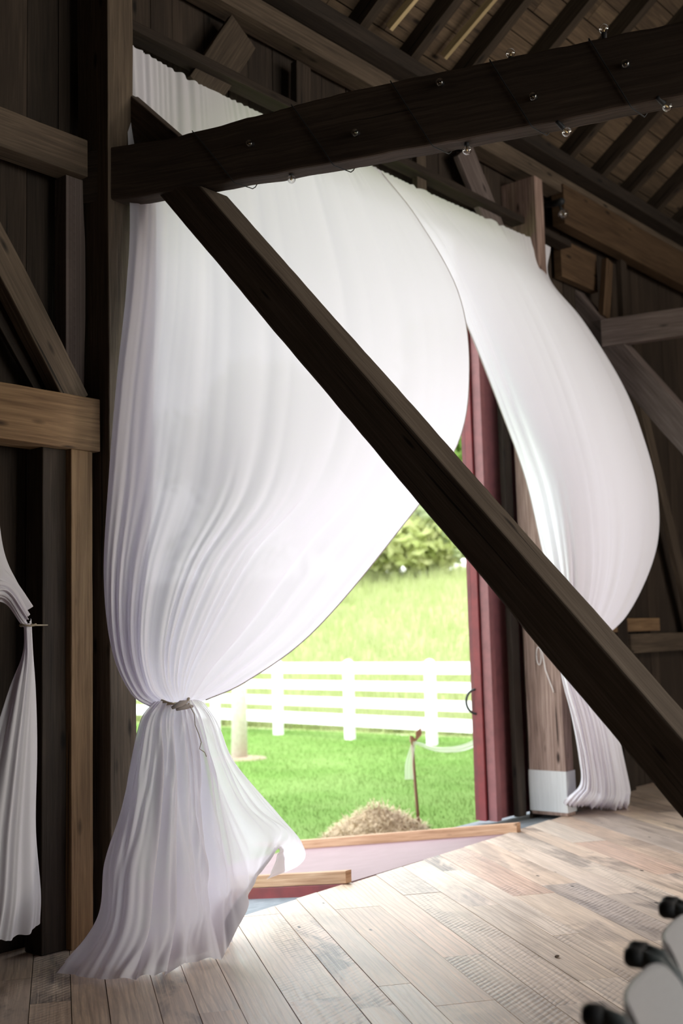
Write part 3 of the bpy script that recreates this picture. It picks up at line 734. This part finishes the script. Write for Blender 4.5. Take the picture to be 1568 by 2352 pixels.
# --- right curtain
rc = empty('curtain', tuple(at(1380, 1850, 4.7)), 'white sheer curtain billowing inward and tied at the right doorway post', 'curtain', None)
def fold_right(u, v):
    F1 = fold1(31, [(40, .5), (61, .35)], len(u)); F2 = fold1(14, [(4, .6), (7, .4)], len(u)); F3 = fold1(52, [(6, .6), (13, .35)], len(u)); vv = v[:, None]
    top = np.exp(-(vv/.08)**2)*.028; mid = .010*np.sin(np.clip(vv, 0, 1)*PI); low = .05*np.clip((vv-.55)/.45, 0, 1)**1.3*np.clip((1.02-vv)/.2, 0, 1)
    edge = np.clip((1-u)/.04, 0, 1)[None, :]*np.clip(u/.04, 0, 1)[None, :]
    return (F1[None, :]*top+warp(F2, u, v)*mid+warp(F3, u, v)*low)*edge
rowsR = [
 [(850, 382, 4.80), (955, 432, 4.80), (1058, 478, 4.80), (1162, 524, 4.80), (1264, 568, 4.80)],
 [(905, 455, 4.76), (1000, 490, 4.72), (1092, 530, 4.70), (1190, 580, 4.70), (1262, 640, 4.72)],
 [(985, 560, 4.66), (1075, 590, 4.56), (1165, 625, 4.48), (1255, 675, 4.46), (1340, 738, 4.50)],
 [(1071, 745, 4.56), (1160, 775, 4.38), (1250, 800, 4.24), (1345, 835, 4.20), (1428, 880, 4.28)],
 [(1143, 925, 4.48), (1225, 950, 4.24), (1312, 965, 4.08), (1400, 980, 4.04), (1476, 1000, 4.14)],
 [(1205, 1095, 4.44), (1275, 1110, 4.16), (1352, 1115, 4.00), (1440, 1125, 3.98), (1510, 1135, 4.08)],
 [(1243, 1255, 4.42), (1300, 1265, 4.16), (1368, 1275, 4.04), (1440, 1270, 4.04), (1505, 1268, 4.12)],
 [(1275, 1390, 4.42), (1310, 1395, 4.26), (1352, 1405, 4.18), (1400, 1405, 4.18), (1440, 1412, 4.24)],
 [(1296, 1490, 4.44), (1308, 1492, 4.38), (1320, 1494, 4.35), (1334, 1494, 4.35), (1350, 1488, 4.38)]]
o, SRu = sheet('upper_panel', rowsR, 220, 150, fold_right, M['sheer'], rc)
tubeS(SRu, range(0, 151, 3), 0, .004, 'side_hem', M['hem'], rc)
def fold_rs(u, v):
    F1 = fold1(61, [(10, .6), (17, .4)], len(u)); F2 = fold1(62, [(13, .6), (23, .45)], len(u)); vv = v[:, None]
    a = .01+.035*np.clip(vv/.5, 0, 1); crumple = np.exp(-((1-vv)/.10)**2)
    edge = np.clip((1-u)/.05, 0, 1)[None, :]*np.clip(u/.05, 0, 1)[None, :]
    r_ = np.random.default_rng(5); Z = np.zeros((len(v), len(u)))
    for _ in range(14):
        fu, fv, ph = r_.uniform(3, 16), r_.uniform(4, 30), r_.uniform(0, 6.28); Z += np.abs(np.sin(PI*(fu*u[None, :]+fv*vv)+ph))*.10
    return (F1[None, :]*(1-vv)+F2[None, :]*vv)*a*edge+crumple*(Z-.8)*.05*edge
rowsRs = [
 [(1296, 1490, 4.44), (1308, 1492, 4.38), (1320, 1494, 4.35), (1334, 1494, 4.35), (1350, 1488, 4.38)],
 [(1288, 1545, 4.46), (1308, 1552, 4.40), (1330, 1556, 4.36), (1352, 1556, 4.36), (1378, 1560, 4.40)],
 [(1312, 1645, 4.50), (1335, 1650, 4.44), (1360, 1652, 4.40), (1386, 1655, 4.40), (1412, 1665, 4.44)],
 [(1328, 1735, 4.54), (1352, 1745, 4.50), (1378, 1750, 4.46), (1405, 1752, 4.44), (1430, 1752, 4.46)],
 [(1332, 1800, 4.60), (1358, 1812, 4.54), (1385, 1815, 4.50), (1415, 1815, 4.47), (1443, 1812, 4.47)],
 [(1296, 1838, 4.70), (1336, 1842, 4.62), (1376, 1842, 4.56), (1410, 1843, 4.50), (1443, 1842, 4.45)],
 [(1292, 1858, None), (1332, 1850, None), (1372, 1852, None), (1408, 1856, None), (1443, 1850, None)]]
o, SRs = sheet('lower_skirt', rowsRs, 160, 110, fold_rs, M['sheer'], rc, minz=.004)
mb = MB(); kc = at(1322, 1494, 4.36)
for k in range(2): mb.tube([kc+V((.10*math.cos(2*PI*s_/20), .055*math.sin(2*PI*s_/20), .012*k+.01*math.sin(s_))) for s_ in range(21)], .006, 6)
mb.obj('tie_string', M['string'], rc, smooth=True)['label'] = 'brown string tied round the curtain'

# --- far left curtain
fc = empty('curtain', tuple(at(20, 2150, 4.7)), 'white curtain cut off by the left edge, tied back beside the dark stud', 'curtain', None)
def fold_f(u, v):
    F1 = fold1(71, [(3, .7), (5, .4)], len(u)); F2 = fold1(72, [(5, .6), (8, .4)], len(u)); vv = v[:, None]
    edge = np.clip((1-u)/.05, 0, 1)[None, :]*np.clip(u/.05, 0, 1)[None, :]
    return (warp(F1, u, v, .05)*(1-vv)+warp(F2, u, v, .05)*vv)*(.008+.022*np.sin(vv*PI*.75))*edge
YF = 4.70
rowsF = [
 [(-420, 880, YF), (-330, 895, YF), (-240, 905, YF), (-150, 912, YF), (-60, 920, YF)],
 [(-400, 1120, YF), (-300, 1090, YF-.08), (-210, 1060, YF-.1), (-120, 1040, YF-.06), (-45, 1030, YF)],
 [(-330, 1320, YF), (-240, 1290, YF-.08), (-150, 1240, YF-.1), (-70, 1190, YF-.06), (-10, 1140, YF)],
 [(-150, 1400, YF), (-100, 1380, YF-.08), (-50, 1340, YF-.1), (-15, 1300, YF-.06), (8, 1265, YF)],
 [(0, 1375, YF), (8, 1365, YF-.06), (16, 1350, YF-.08), (26, 1340, YF-.05), (36, 1335, YF)],
 [(60, 1438, YF), (60, 1428, YF-.03), (62, 1415, YF-.04), (66, 1400, YF-.03), (70, 1386, YF)]]
sheet('upper_panel', rowsF, 90, 80, fold_f, M['sheer'], fc)
rowsFs = [
 [(58, 1425, YF), (61, 1430, YF-.02), (64, 1432, YF-.03), (67, 1430, YF-.02), (70, 1420, YF)],
 [(57, 1500, YF), (61, 1502, YF-.03), (65, 1502, YF-.04), (68, 1502, YF-.03), (72, 1500, YF)],
 [(22, 1590, YF), (38, 1592, YF-.05), (55, 1595, YF-.07), (68, 1595, YF-.05), (78, 1595, YF)],
 [(-20, 1720, YF), (10, 1725, YF-.06), (40, 1730, YF-.09), (65, 1728, YF-.06), (82, 1725, YF)],
 [(-60, 1900, YF), (-20, 1905, YF-.07), (25, 1910, YF-.10), (60, 1905, YF-.07), (80, 1900, YF)],
 [(-80, 2050, YF), (-30, 2060, YF-.08), (20, 2062, YF-.10), (60, 2055, YF-.08), (93, 2045, YF-.02)],
 [(-90, 2165, YF+.1), (-40, 2160, YF), (10, 2158, YF-.02), (50, 2148, YF), (92, 2120, YF)]]
sheet('lower_skirt', rowsFs, 100, 110, fold_f, M['sheer'], fc, minz=.01)
mb = MB(); kc = at(64, 1436, YF-.03); mb.tube([kc+V((.035*math.cos(2*PI*s_/16), .04*math.sin(2*PI*s_/16), .004*math.sin(s_))) for s_ in range(17)], .005, 6)
mb.tube([at(64, 1436, YF-.03), V((3.43, 4.82, at(64, 1436, 4.8).z))], .004, 5)
mb.obj('tie_string', M['string'], fc, smooth=True)

# ---------------------------------------------------------------- string lights on the beam
sl = empty('string_lights', tuple(pl(1072, 320)), 'strand of clear globe bulbs wound around the dark tie beam', 'string lights')
def bulb_at(p, axis, parent, r=.021, sock=.032):
    """globe centre p; axis points from globe to socket"""
    ax = V(axis).normalized(); n_ = 14
    s_ = MB().lathe([(.001, sock+.034), (.009, sock+.033), (.0105, sock+.02), (.012, sock), (.0125, sock-.012), (.001, sock-.012)], p, ax, 14).obj('socket', M['cap'], parent, smooth=True)
    prof = [(r*math.sin(a), -r*math.cos(a)) for a in [PI*k/12*.86 for k in range(13)]]+[(.0085, r*1.05), (.0085, sock-.008)]
    g = MB().lathe(prof, V((0, 0, 0)), ax, 24)
    g.v = [V(p)+q_ for q_ in g.v]; s_['_org'] = tuple(s_.location+(V(parent['_org']) if parent else V((0, 0, 0))))
    g.obj('globe', M['glass'], s_, smooth=True, origin=p)
    MB().lathe([(.001, r*.9), (.003, r*.9), (.003, -.004), (.001, -.006)], p, ax, 8).obj('filament_stem', M['brass'], s_, smooth=True, origin=p)
    return s_
dn = (0, 0, 1)
below = [(669, 412, dn), (1072, 345, dn), (1301, 303, (-.7, .3, .6)), (1532, 245, (-.85, .3, .45))]
for x, y, ax in below: bulb_at(pl(x, y, P0+nb*.05), ax, sl)
bulb_at(pl(950, 338, P0+nb*.07), (0, 0, 1), sl)
for x, y in ((1172, 122), (1386, 66)): bulb_at(pl(x, y, P0+nb*.04), (0, 0, -1), sl)
for x, y in ((816, 305), (1010, 190), (1224, 222), (1436, 147), (573, 330)): bulb_at(pl(x, y, P0-nb*.028), nb*1+V((0, 0, .25)), sl, sock=.026)
# cord: winds round the beam
mb = MB(); path = []
xs = np.linspace(430, 1640, 420)
def bt_(x): return np.interp(x, [160, 405, 784, 1568, 1900], [352, 312, 212, 46, -30])
def bb_(x): return np.interp(x, [160, 510, 784, 1568, 1900], [470, 418, 370, 217, 148])
for x in xs:
    ph = ((x-440)/228.) % 1.0
    if ph < .42: k = ph/.42; P_ = pl(x, lerp(bt_(x)-3, bb_(x)+4, k), P0-nb*.006)
    elif ph < .5: k = (ph-.42)/.08; P_ = lerp(pl(x, bb_(x), P0-nb*.006)-V((0, 0, .012)), pl(x, bb_(x), P0-nb*.006)+nb*.135-V((0, 0, .012)), k)
    elif ph < .92: k = (ph-.5)/.42; P_ = lerp(pl(x, bb_(x), P0)+nb*.13, pl(x, bt_(x), P0)+nb*.13, k)
    else: k = (ph-.92)/.08; P_ = lerp(pl(x, bt_(x), P0)+nb*.135+V((0, 0, .01)), pl(x, bt_(x), P0-nb*.006)+V((0, 0, .01)), k)
    path.append(P_)
mb.tube(path, .0028, 5); mb.obj('cord', M['cord'], sl, smooth=True)
lb = empty('light_bulb', tuple(on5(1293, 490, 4.6)), 'single clear bulb in a black socket near the upper right wall post', 'light bulb')
bulb_at(on5(1293, 492, 4.62), (0, .35, 1), lb, r=.045, sock=.06)
MB().tube([on5(1290, 462, 4.64), on5(1272, 468, 4.78), on5(1255, 470, 4.86)], .03, 10).obj('wall_bracket', M['cap'], lb, smooth=True)

# ---------------------------------------------------------------- folding chairs
def rounded(w_, h_, r_, n=6, bow=0):
    pts = []
    for (cx, cy, a0) in ((w_/2-r_, h_/2-r_, 0), (-w_/2+r_, h_/2-r_, 90), (-w_/2+r_, -h_/2+r_, 180), (w_/2-r_, -h_/2+r_, 270)):
        for k in range(n+1): a = math.radians(a0+90*k/n); pts.append((cx+r_*math.cos(a), cy+r_*math.sin(a)))
    return pts
def make_chair():
    """local: +x right of sitter... row axis; +y front; z up"""
    t = empty('folding_chair', (0, 0, 0), '', 'chair', 'folding chairs in a row at the lower right')
    lean = math.radians(17); hh = .80; fy = -.10
    def backpt(z): return V((0, fy-(z-.45)*math.tan(lean)*.9, z))
    for s_ in (-1, 1):
        x = s_*.205
        top = backpt(.795); 
        pts = [V((x, .36, .015)), V((x, .12, .26)), V((x, -.03, .42)), V((x, -.10, .56)), V((x, -.155, .68)), V((x, -.18, .745)), V((x, -.205, .778)), V((x, -.245, .79))]
        MB().tube(pts, .021, 14).obj('frame_rail', M['frame'], t, smooth=True)
        MB().tube([V((x, -.232, .788)), V((x, -.262, .789)), V((x, -.272, .789))], [.0225, .0225, .016], 12).obj('rail_cap', M['cap'], t, smooth=True)['label'] = 'black rubber end cap'
        pts = [V((x*.88, -.38, .015)), V((x*.88, -.20, .22)), V((x*.88, .10, .40))]
        MB().tube(pts, .014, 10).obj('rear_leg', M['frame'], t, smooth=True)
    MB().tube([V((-.19, .33, .05)), V((.19, .33, .05))], .010, 8).obj('front_stretcher', M['frame'], t, smooth=True)
    MB().tube([V((-.18, -.34, .06)), V((.18, -.34, .06))], .010, 8).obj('rear_stretcher', M['frame'], t, smooth=True)
    # seat
    mb = MB(); pts = rounded(.40, .40, .07); b0 = 0; n = len(pts)
    for z_, sc_ in ((.425, .95), (.432, 1), (.45, 1), (.458, .95)):
        mb.v += [V((x*sc_, .10+y*sc_, z_)) for x, y in pts]
    for k in range(3):
        for i in range(n): a = k*n+i; b_ = k*n+(i+1) % n; mb.f.append((a, b_, b_+n, a+n)); mb.r.append(.5); mb.uv += [(0, 0)]*4
    mb.f.append(tuple(range(n-1, -1, -1))); mb.r.append(.5); mb.uv += [(0, 0)]*n
    mb.f.append(tuple(range(3*n, 4*n))); mb.r.append(.5); mb.uv += [(0, 0)]*n
    mb.obj('seat', M['panel'], t, origin=(0, .1, .44))
    # back panel: rounded corners, bowed backwards in the middle
    ax_up = V((0, -math.sin(lean), math.cos(lean))); nrm = V((0, math.cos(lean), math.sin(lean))); c0 = V((0, -.150, .70))
    hw, hh_, rc_ = .20, .108, .07; nx_, ny_ = 28, 10; P_ = []
    for sgn in (1, -1):
        for i in range(nx_+1):
            x = -hw*math.cos(PI*i/nx_); e_ = max(0, abs(x)-(hw-rc_)); hgt = hh_-rc_+math.sqrt(max(rc_*rc_-e_*e_, 1e-8))
            for j in range(ny_+1):
                y = hgt*(2*j/ny_-1); P_.append(c0+V((x, 0, 0))+ax_up*y+nrm*(sgn*.011*min(1, (hgt-abs(y))/.012+.35)-.045*(1-(x/hw)**2)))
    F_ = []; m_ = ny_+1; K = (nx_+1)*m_
    for i in range(nx_):
        for j in range(ny_):
            a = i*m_+j; F_.append((a, a+1, a+m_+1, a+m_)); F_.append((K+a, K+a+m_, K+a+m_+1, K+a+1))
        for j in (0, ny_): a = i*m_+j; F_.append((a, a+m_, K+a+m_, K+a))
    for i in (0, nx_):
        for j in range(ny_): a = i*m_+j; F_.append((a, a+1, K+a+1, K+a))
    mesh_obj('backrest', P_, F_, M['panel'], t, smooth=True, origin=c0)
    return t
ch0 = make_chair()
def copy_tree(o, parent=None):
    c = o.copy(); COL.objects.link(c); c.parent = parent
    for k in o.children: copy_tree(k, c)
    return c
bpy.context.view_layer.update()
labs = ['grey and white folding chair nearest the camera at the lower right corner', 'grey and white folding chair, middle one of the row at lower right', 'grey and white folding chair farthest from the camera in the row at lower right']
CHP = [(1350, 2330), (1422, 2196), (1536, 2070)]
ra = math.radians(14)       # the row runs nearly parallel to the door wall
# chairs face -Y side; backs toward the doorway side
ra = math.radians(15.5); near = at(1350, 2330, .79, 2)
for i in range(3):
    c = ch0 if i == 0 else copy_tree(ch0)
    capw = near+V((math.cos(ra), math.sin(ra), 0))*.458*i
    rot = ra+PI                      # local +y (front) points to world -Y
    R_ = Matrix.Rotation(rot, 3, 'Z'); lp = R_ @ V((.205, -.262, 0))
    c.location = (capw.x-lp.x, capw.y-lp.y, 0); c.rotation_euler = (0, 0, rot); c['label'] = labs[i]
tag(MB().lathe([(.001, 0), (.012, .001), (.011, .006), (.005, .009), (.001, .008)], at(1279, 2198, .003, 2), (0, .2, 1), 7).obj('dry_leaf_scrap', M['brown_bark']), 'tiny reddish scrap lying on the floorboards', 'debris')

# ---------------------------------------------------------------- outside
GZ = -.35
def hz(x, y):
    d = max(0, x-17.2); return GZ+.25*max(0, min(d, 17)-1)*min(1, d/3)+.02*max(0, d-17)+.12*noise.noise(V((x*.12, y*.12, 0)))*min(1, d/4)
vs = []; fs = []; nx_, ny_ = 70, 70
for j in range(ny_+1):
    for i in range(nx_+1):
        x = -25+42.2*i/nx_; y = 5.38+(70-5.38)*(j/ny_)**1.5; vs.append((x, y, GZ+.012*noise.noise(V((x*.8, y*.8, 0)))))
for j in range(ny_):
    for i in range(nx_): a = j*(nx_+1)+i; fs.append((a, a+1, a+nx_+2, a+nx_+1))
struct(mesh_obj('ground', vs, fs, M['lawn'], smooth=True))
vs = []; fs = []
for j in range(ny_+1):
    for i in range(nx_+1):
        x = 17.2+110*(i/nx_)**1.6; y = -60+180*j/ny_; vs.append((x, y, hz(x, y)))
for j in range(ny_):
    for i in range(nx_): a = j*(nx_+1)+i; fs.append((a, a+1, a+nx_+2, a+nx_+1))
struct(mesh_obj('hillside', vs, fs, M['meadow'], smooth=True))
def blades(name, pts, h0, h1, wd, mat, label):
    n = len(pts); P = np.array(pts); a = rng.uniform(0, 2*PI, n); h = rng.uniform(h0, h1, n); t = rng.uniform(-.35, .35, (n, 2))*h[:, None]
    d = np.stack([np.cos(a), np.sin(a), 0*a], 1)*wd
    v_ = np.empty((n, 3, 3)); v_[:, 0] = P-d; v_[:, 1] = P+d; v_[:, 2] = P; v_[:, 2, 0] += t[:, 0]; v_[:, 2, 1] += t[:, 1]; v_[:, 2, 2] += h
    f_ = np.arange(n*3).reshape(n, 3).tolist()
    o = mesh_obj(name, v_.reshape(-1, 3), f_, mat, rnd=rng.random(n)); return tag(o, label, 'grass', kind='stuff')
pts = []
while len(pts) < 60000:
    x = random.uniform(7.2, 17.2); y = random.uniform(5.5, 20)
    az = math.degrees(math.atan2(y, x))
    if 28 < az < 56 and not (5.3 < x < 7.7 and y < 8.5): pts.append((x, y, GZ-.01))
blades('lawn_grass', pts, .02, .06, .006, M['blade'], 'short bright green mown lawn grass between the barn and the white fence')
pts = []
while len(pts) < 60000:
    x = 17.4+32*random.random()**1.5; y = random.uniform(6, 46); az = math.degrees(math.atan2(y, x))
    if 24 < az < 60: pts.append((x, y, hz(x, y)-.02))
blades('meadow_grass', pts, .25, .7, .02, M['mblade'], 'tall yellow-green meadow grass growing on the slope behind the white fence')

fence = empty('paddock_fence', (15.9, 12, GZ), 'white four-rail fence standing beyond the lawn', 'fence')
py = [9.1+2.05*k for k in range(-3, 12)]
py = [15.37+1.98*k for k in range(-5, 8)]
def fx(y): return 15.80+(y-11.3)*.11
for y in py:
    x = fx(y); mb = MB().box((x-.07, y-.07, GZ), (x+.07, y+.07, GZ+1.38), 2)
    mb.obj('fence_post', M['vinyl'], fence)
    mb = MB(); mb.lathe([(.001, .05), (.03, .045), (.075, .02), (.085, 0), (.085, -.02), (.001, -.02)], (x, y, GZ+1.39), (0, 0, 1), 4); mb.obj('post_cap', M['vinyl'], fence)
for (z0, z1) in ((.835, 1.035), (.535, .70), (.225, .40), (-.11, .10)):
    y0, y1_ = py[0], py[-1]
    q = lambda y: [V((fx(y)-.02, y, z0)), V((fx(y)+.02, y, z0)), V((fx(y)+.02, y, z1)), V((fx(y)-.02, y, z1))]
    MB().prism(q(y0), q(y1_), n=1).obj('fence_rail', M['vinyl'], fence)

# young tree with pale trunk in front of the fence
def crown(name, c, R_, n, leaf, mat, parent, flat=.8, clumps=14, seed=1):
    r_ = np.random.default_rng(seed); cc = r_.normal(0, 1, (clumps, 3)); cc /= np.linalg.norm(cc, axis=1)[:, None]; cc *= (R_*r_.uniform(.25, .75, clumps))[:, None]; cc[:, 2] *= flat
    k = r_.integers(0, clumps, n); p = r_.normal(0, 1, (n, 3)); p /= np.linalg.norm(p, axis=1)[:, None]; p *= (R_*.42*r_.random(n)**.4)[:, None]
    P = cc[k]+p+np.array(c); a = r_.normal(0, 1, (n, 3)); a /= np.linalg.norm(a, axis=1)[:, None]; b_ = np.cross(a, r_.normal(0, 1, (n, 3))); b_ /= np.linalg.norm(b_, axis=1)[:, None]
    v_ = np.stack([P-a*leaf, P-b_*leaf*.45, P+a*leaf, P+b_*leaf*.45], 1); f_ = np.arange(n*4).reshape(n, 4).tolist()
    return mesh_obj(name, v_.reshape(-1, 3), f_, mat, parent, rnd=r_.random(n), origin=tuple(c))
def tree(kind, x, y, h_, R_, mat, label, group=None, trunk='brown_bark', tr=.16, n=2600, leaf=.14, seed=1, low=.5):
    z = hz(x, y) if x > 17.2 else GZ
    t = empty(kind, (x, y, z), label, 'tree' if 'tree' in kind else 'bush', group)
    MB().tube([V((x, y, z-.05)), V((x+.03, y, z+h_*.3)), V((x-.02, y+.03, z+h_*.55)), V((x, y, z+h_*.8))], [tr, tr*.85, tr*.6, tr*.3], 10).obj('trunk', M[trunk], t, smooth=True)
    crown('crown', (x, y, z+h_*low+R_*.35), R_, n, leaf, M[mat], t, seed=seed); return t
tree('young_tree', 12.79, 12.95, 4.8, 1.15, 'leafA', 'young tree with a pale trunk on the lawn in front of the fence', None, 'bark', .135, 700, .09, 3, .62)
mb = MB(); mb.lathe([(.001, .03), (.25, .025), (.42, .005), (.45, -.02)], (12.79, 12.95, GZ), (0, 0, 1), 20); tag(mb.obj('soil_ring', M['soil'], smooth=True), 'ring of bare soil round the foot of the pale-trunked young tree', 'soil')
# bushes and trees beyond the meadow
TR = [('broad_tree', 30, 1, 980, 5.5, 'leafA'), ]
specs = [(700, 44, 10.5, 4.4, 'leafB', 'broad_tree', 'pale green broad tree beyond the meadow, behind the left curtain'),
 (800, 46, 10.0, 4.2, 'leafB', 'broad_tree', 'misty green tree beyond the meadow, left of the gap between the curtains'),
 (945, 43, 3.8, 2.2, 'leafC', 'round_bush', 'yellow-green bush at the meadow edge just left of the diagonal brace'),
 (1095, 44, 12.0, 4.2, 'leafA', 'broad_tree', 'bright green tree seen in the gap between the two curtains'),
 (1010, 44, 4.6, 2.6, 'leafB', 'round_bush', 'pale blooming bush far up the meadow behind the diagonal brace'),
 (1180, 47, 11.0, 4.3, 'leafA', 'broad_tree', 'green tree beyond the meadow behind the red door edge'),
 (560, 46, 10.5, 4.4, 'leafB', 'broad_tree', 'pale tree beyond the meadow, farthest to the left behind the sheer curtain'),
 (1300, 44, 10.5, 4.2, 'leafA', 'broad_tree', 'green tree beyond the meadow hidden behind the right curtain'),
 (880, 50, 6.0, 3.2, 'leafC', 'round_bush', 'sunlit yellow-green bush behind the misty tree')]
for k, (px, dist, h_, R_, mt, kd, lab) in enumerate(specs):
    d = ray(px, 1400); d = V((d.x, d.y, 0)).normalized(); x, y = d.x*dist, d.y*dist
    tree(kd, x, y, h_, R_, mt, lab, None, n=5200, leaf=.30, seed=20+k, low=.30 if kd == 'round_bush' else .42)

# straw heap
hc = V((8.55, 6.85, GZ)); n = 2600; vs = []; fs = []; rr = []
for k in range(n):
    a = random.uniform(0, 2*PI); q_ = random.random()**.6; 
    px_ = hc.x+math.cos(a)*q_*.60; py_ = hc.y+math.sin(a)*q_*.42; hh = .27*(1-q_**1.4)*random.uniform(.55, 1.05)+.012
    p = V((px_, py_, GZ+hh)); d = V((random.gauss(0, 1), random.gauss(0, 1), random.gauss(0, .35))).normalized()*random.uniform(.03, .09)
    s_ = d.cross(V((0, 0, 1))).normalized()*.003; b0 = len(vs)
    vs += [p-d-s_, p-d+s_, p+d+s_, p+d-s_]; fs.append((b0, b0+1, b0+2, b0+3)); rr.append(random.random())
core = []
b0 = len(vs)
for j in range(9):
    q_ = j/8
    for i in range(24):
        a = 2*PI*i/24; vs.append(V((hc.x+math.cos(a)*q_*.58, hc.y+math.sin(a)*q_*.40, GZ+.24*(1-q_**1.4)+.02*noise.noise(V((i*.9, j*1.3, 0)))-.005)))
for j in range(8):
    for i in range(24): a = b0+j*24+i; c = b0+j*24+(i+1) % 24; fs.append((a, c, c+24, a+24)); rr.append(.5)
tag(mesh_obj('straw_heap', vs, fs, M['mulch'], rnd=rr, origin=hc), 'low heap of straw on the grass beside the ramp curb', 'straw', kind='stuff')

# aisle stake with burlap bow and draped tulle
sb = V((8.97, 6.66, GZ)); st = MB().tube([sb+V((.0, 0, -.02)), sb+V((-.02, .02, .5)), sb+V((-.03, .03, .86))], [.016, .015, .014], 8)
stk = st.obj('wooden_stake', M['stake'], smooth=True); tag(stk, 'thin reddish wooden stake standing in the lawn behind the ramp', 'stake')
bw = empty('burlap_bow', tuple(sb+V((-.03, 0, .8))), 'tan burlap bow tied to the top of the wooden stake', 'bow')
def strip(ctrl, wdir, hw, name, mat, parent, n=24, fold=.004):
    vs = []; fs = []; P = [np.array(c, float) for c in ctrl]
    for i in range(n+1):
        c = cr(P, i/n); wv = np.array(wdir[0])*(1-i/n)+np.array(wdir[1])*(i/n); hw_ = lerp(hw[0], hw[1], i/n)
        for k in range(7): s_ = k/6*2-1; vs.append(c+wv*hw_*s_+np.array((0, -1, 0))*fold*math.sin(k*2.2+i*.2))
    for i in range(n):
        for k in range(6): a = i*7+k; fs.append((a, a+1, a+8, a+7))
    return mesh_obj(name, np.array(vs), fs, mat, parent, smooth=True, origin=tuple(vs[0]))
t0 = sb+V((-.03, .0, .84))
strip([t0, t0+V((.06, -.03, .06)), t0+V((.08, -.02, .09)), t0+V((.02, .0, .05))], ((0, 0, .6), (0, 0, .6)), (.03, .045), 'bow_loop', M['burlap'], bw, 14)
strip([t0, t0+V((-.06, -.03, .02)), t0+V((-.10, -.02, .03)), t0+V((-.03, 0, -.03))], ((0, 0, .6), (0, 0, .6)), (.03, .05), 'bow_loop', M['burlap'], bw, 14)
strip([t0, t0+V((-.06, .0, -.10)), t0+V((-.08, .02, -.22)), t0+V((-.075, .02, -.36))], ((.7, -.7, 0), (.7, -.7, 0)), (.02, .045), 'bow_tail', M['tulle'], bw, 16)
e_ = at(1185, 1600, 6.4)
g0 = t0+V((.0, 0, -.02)); mid1 = at(1010, 1722, 6.55); mid2 = at(1080, 1712, 6.5); mid3 = at(1140, 1665, 6.45)
gl = strip([g0, mid1, mid2, mid3, e_], ((0, 0, 1), (0, 0, 1)), (.015, .055), 'garland', M['tulle'], None, 40, .008)
tag(gl, 'thin white tulle swag draped from the wooden stake toward the red door', 'garland')
sb2 = V((e_.x+.02, e_.y, GZ)); tag(MB().tube([sb2, sb2+V((0, 0, e_.z-GZ+.05))], .015, 8).obj('wooden_stake', M['stake'], smooth=True), 'wooden stake holding the far end of the tulle, behind the red door', 'stake')

for o in list(bpy.data.objects):
    if '_org' in o: del o['_org']
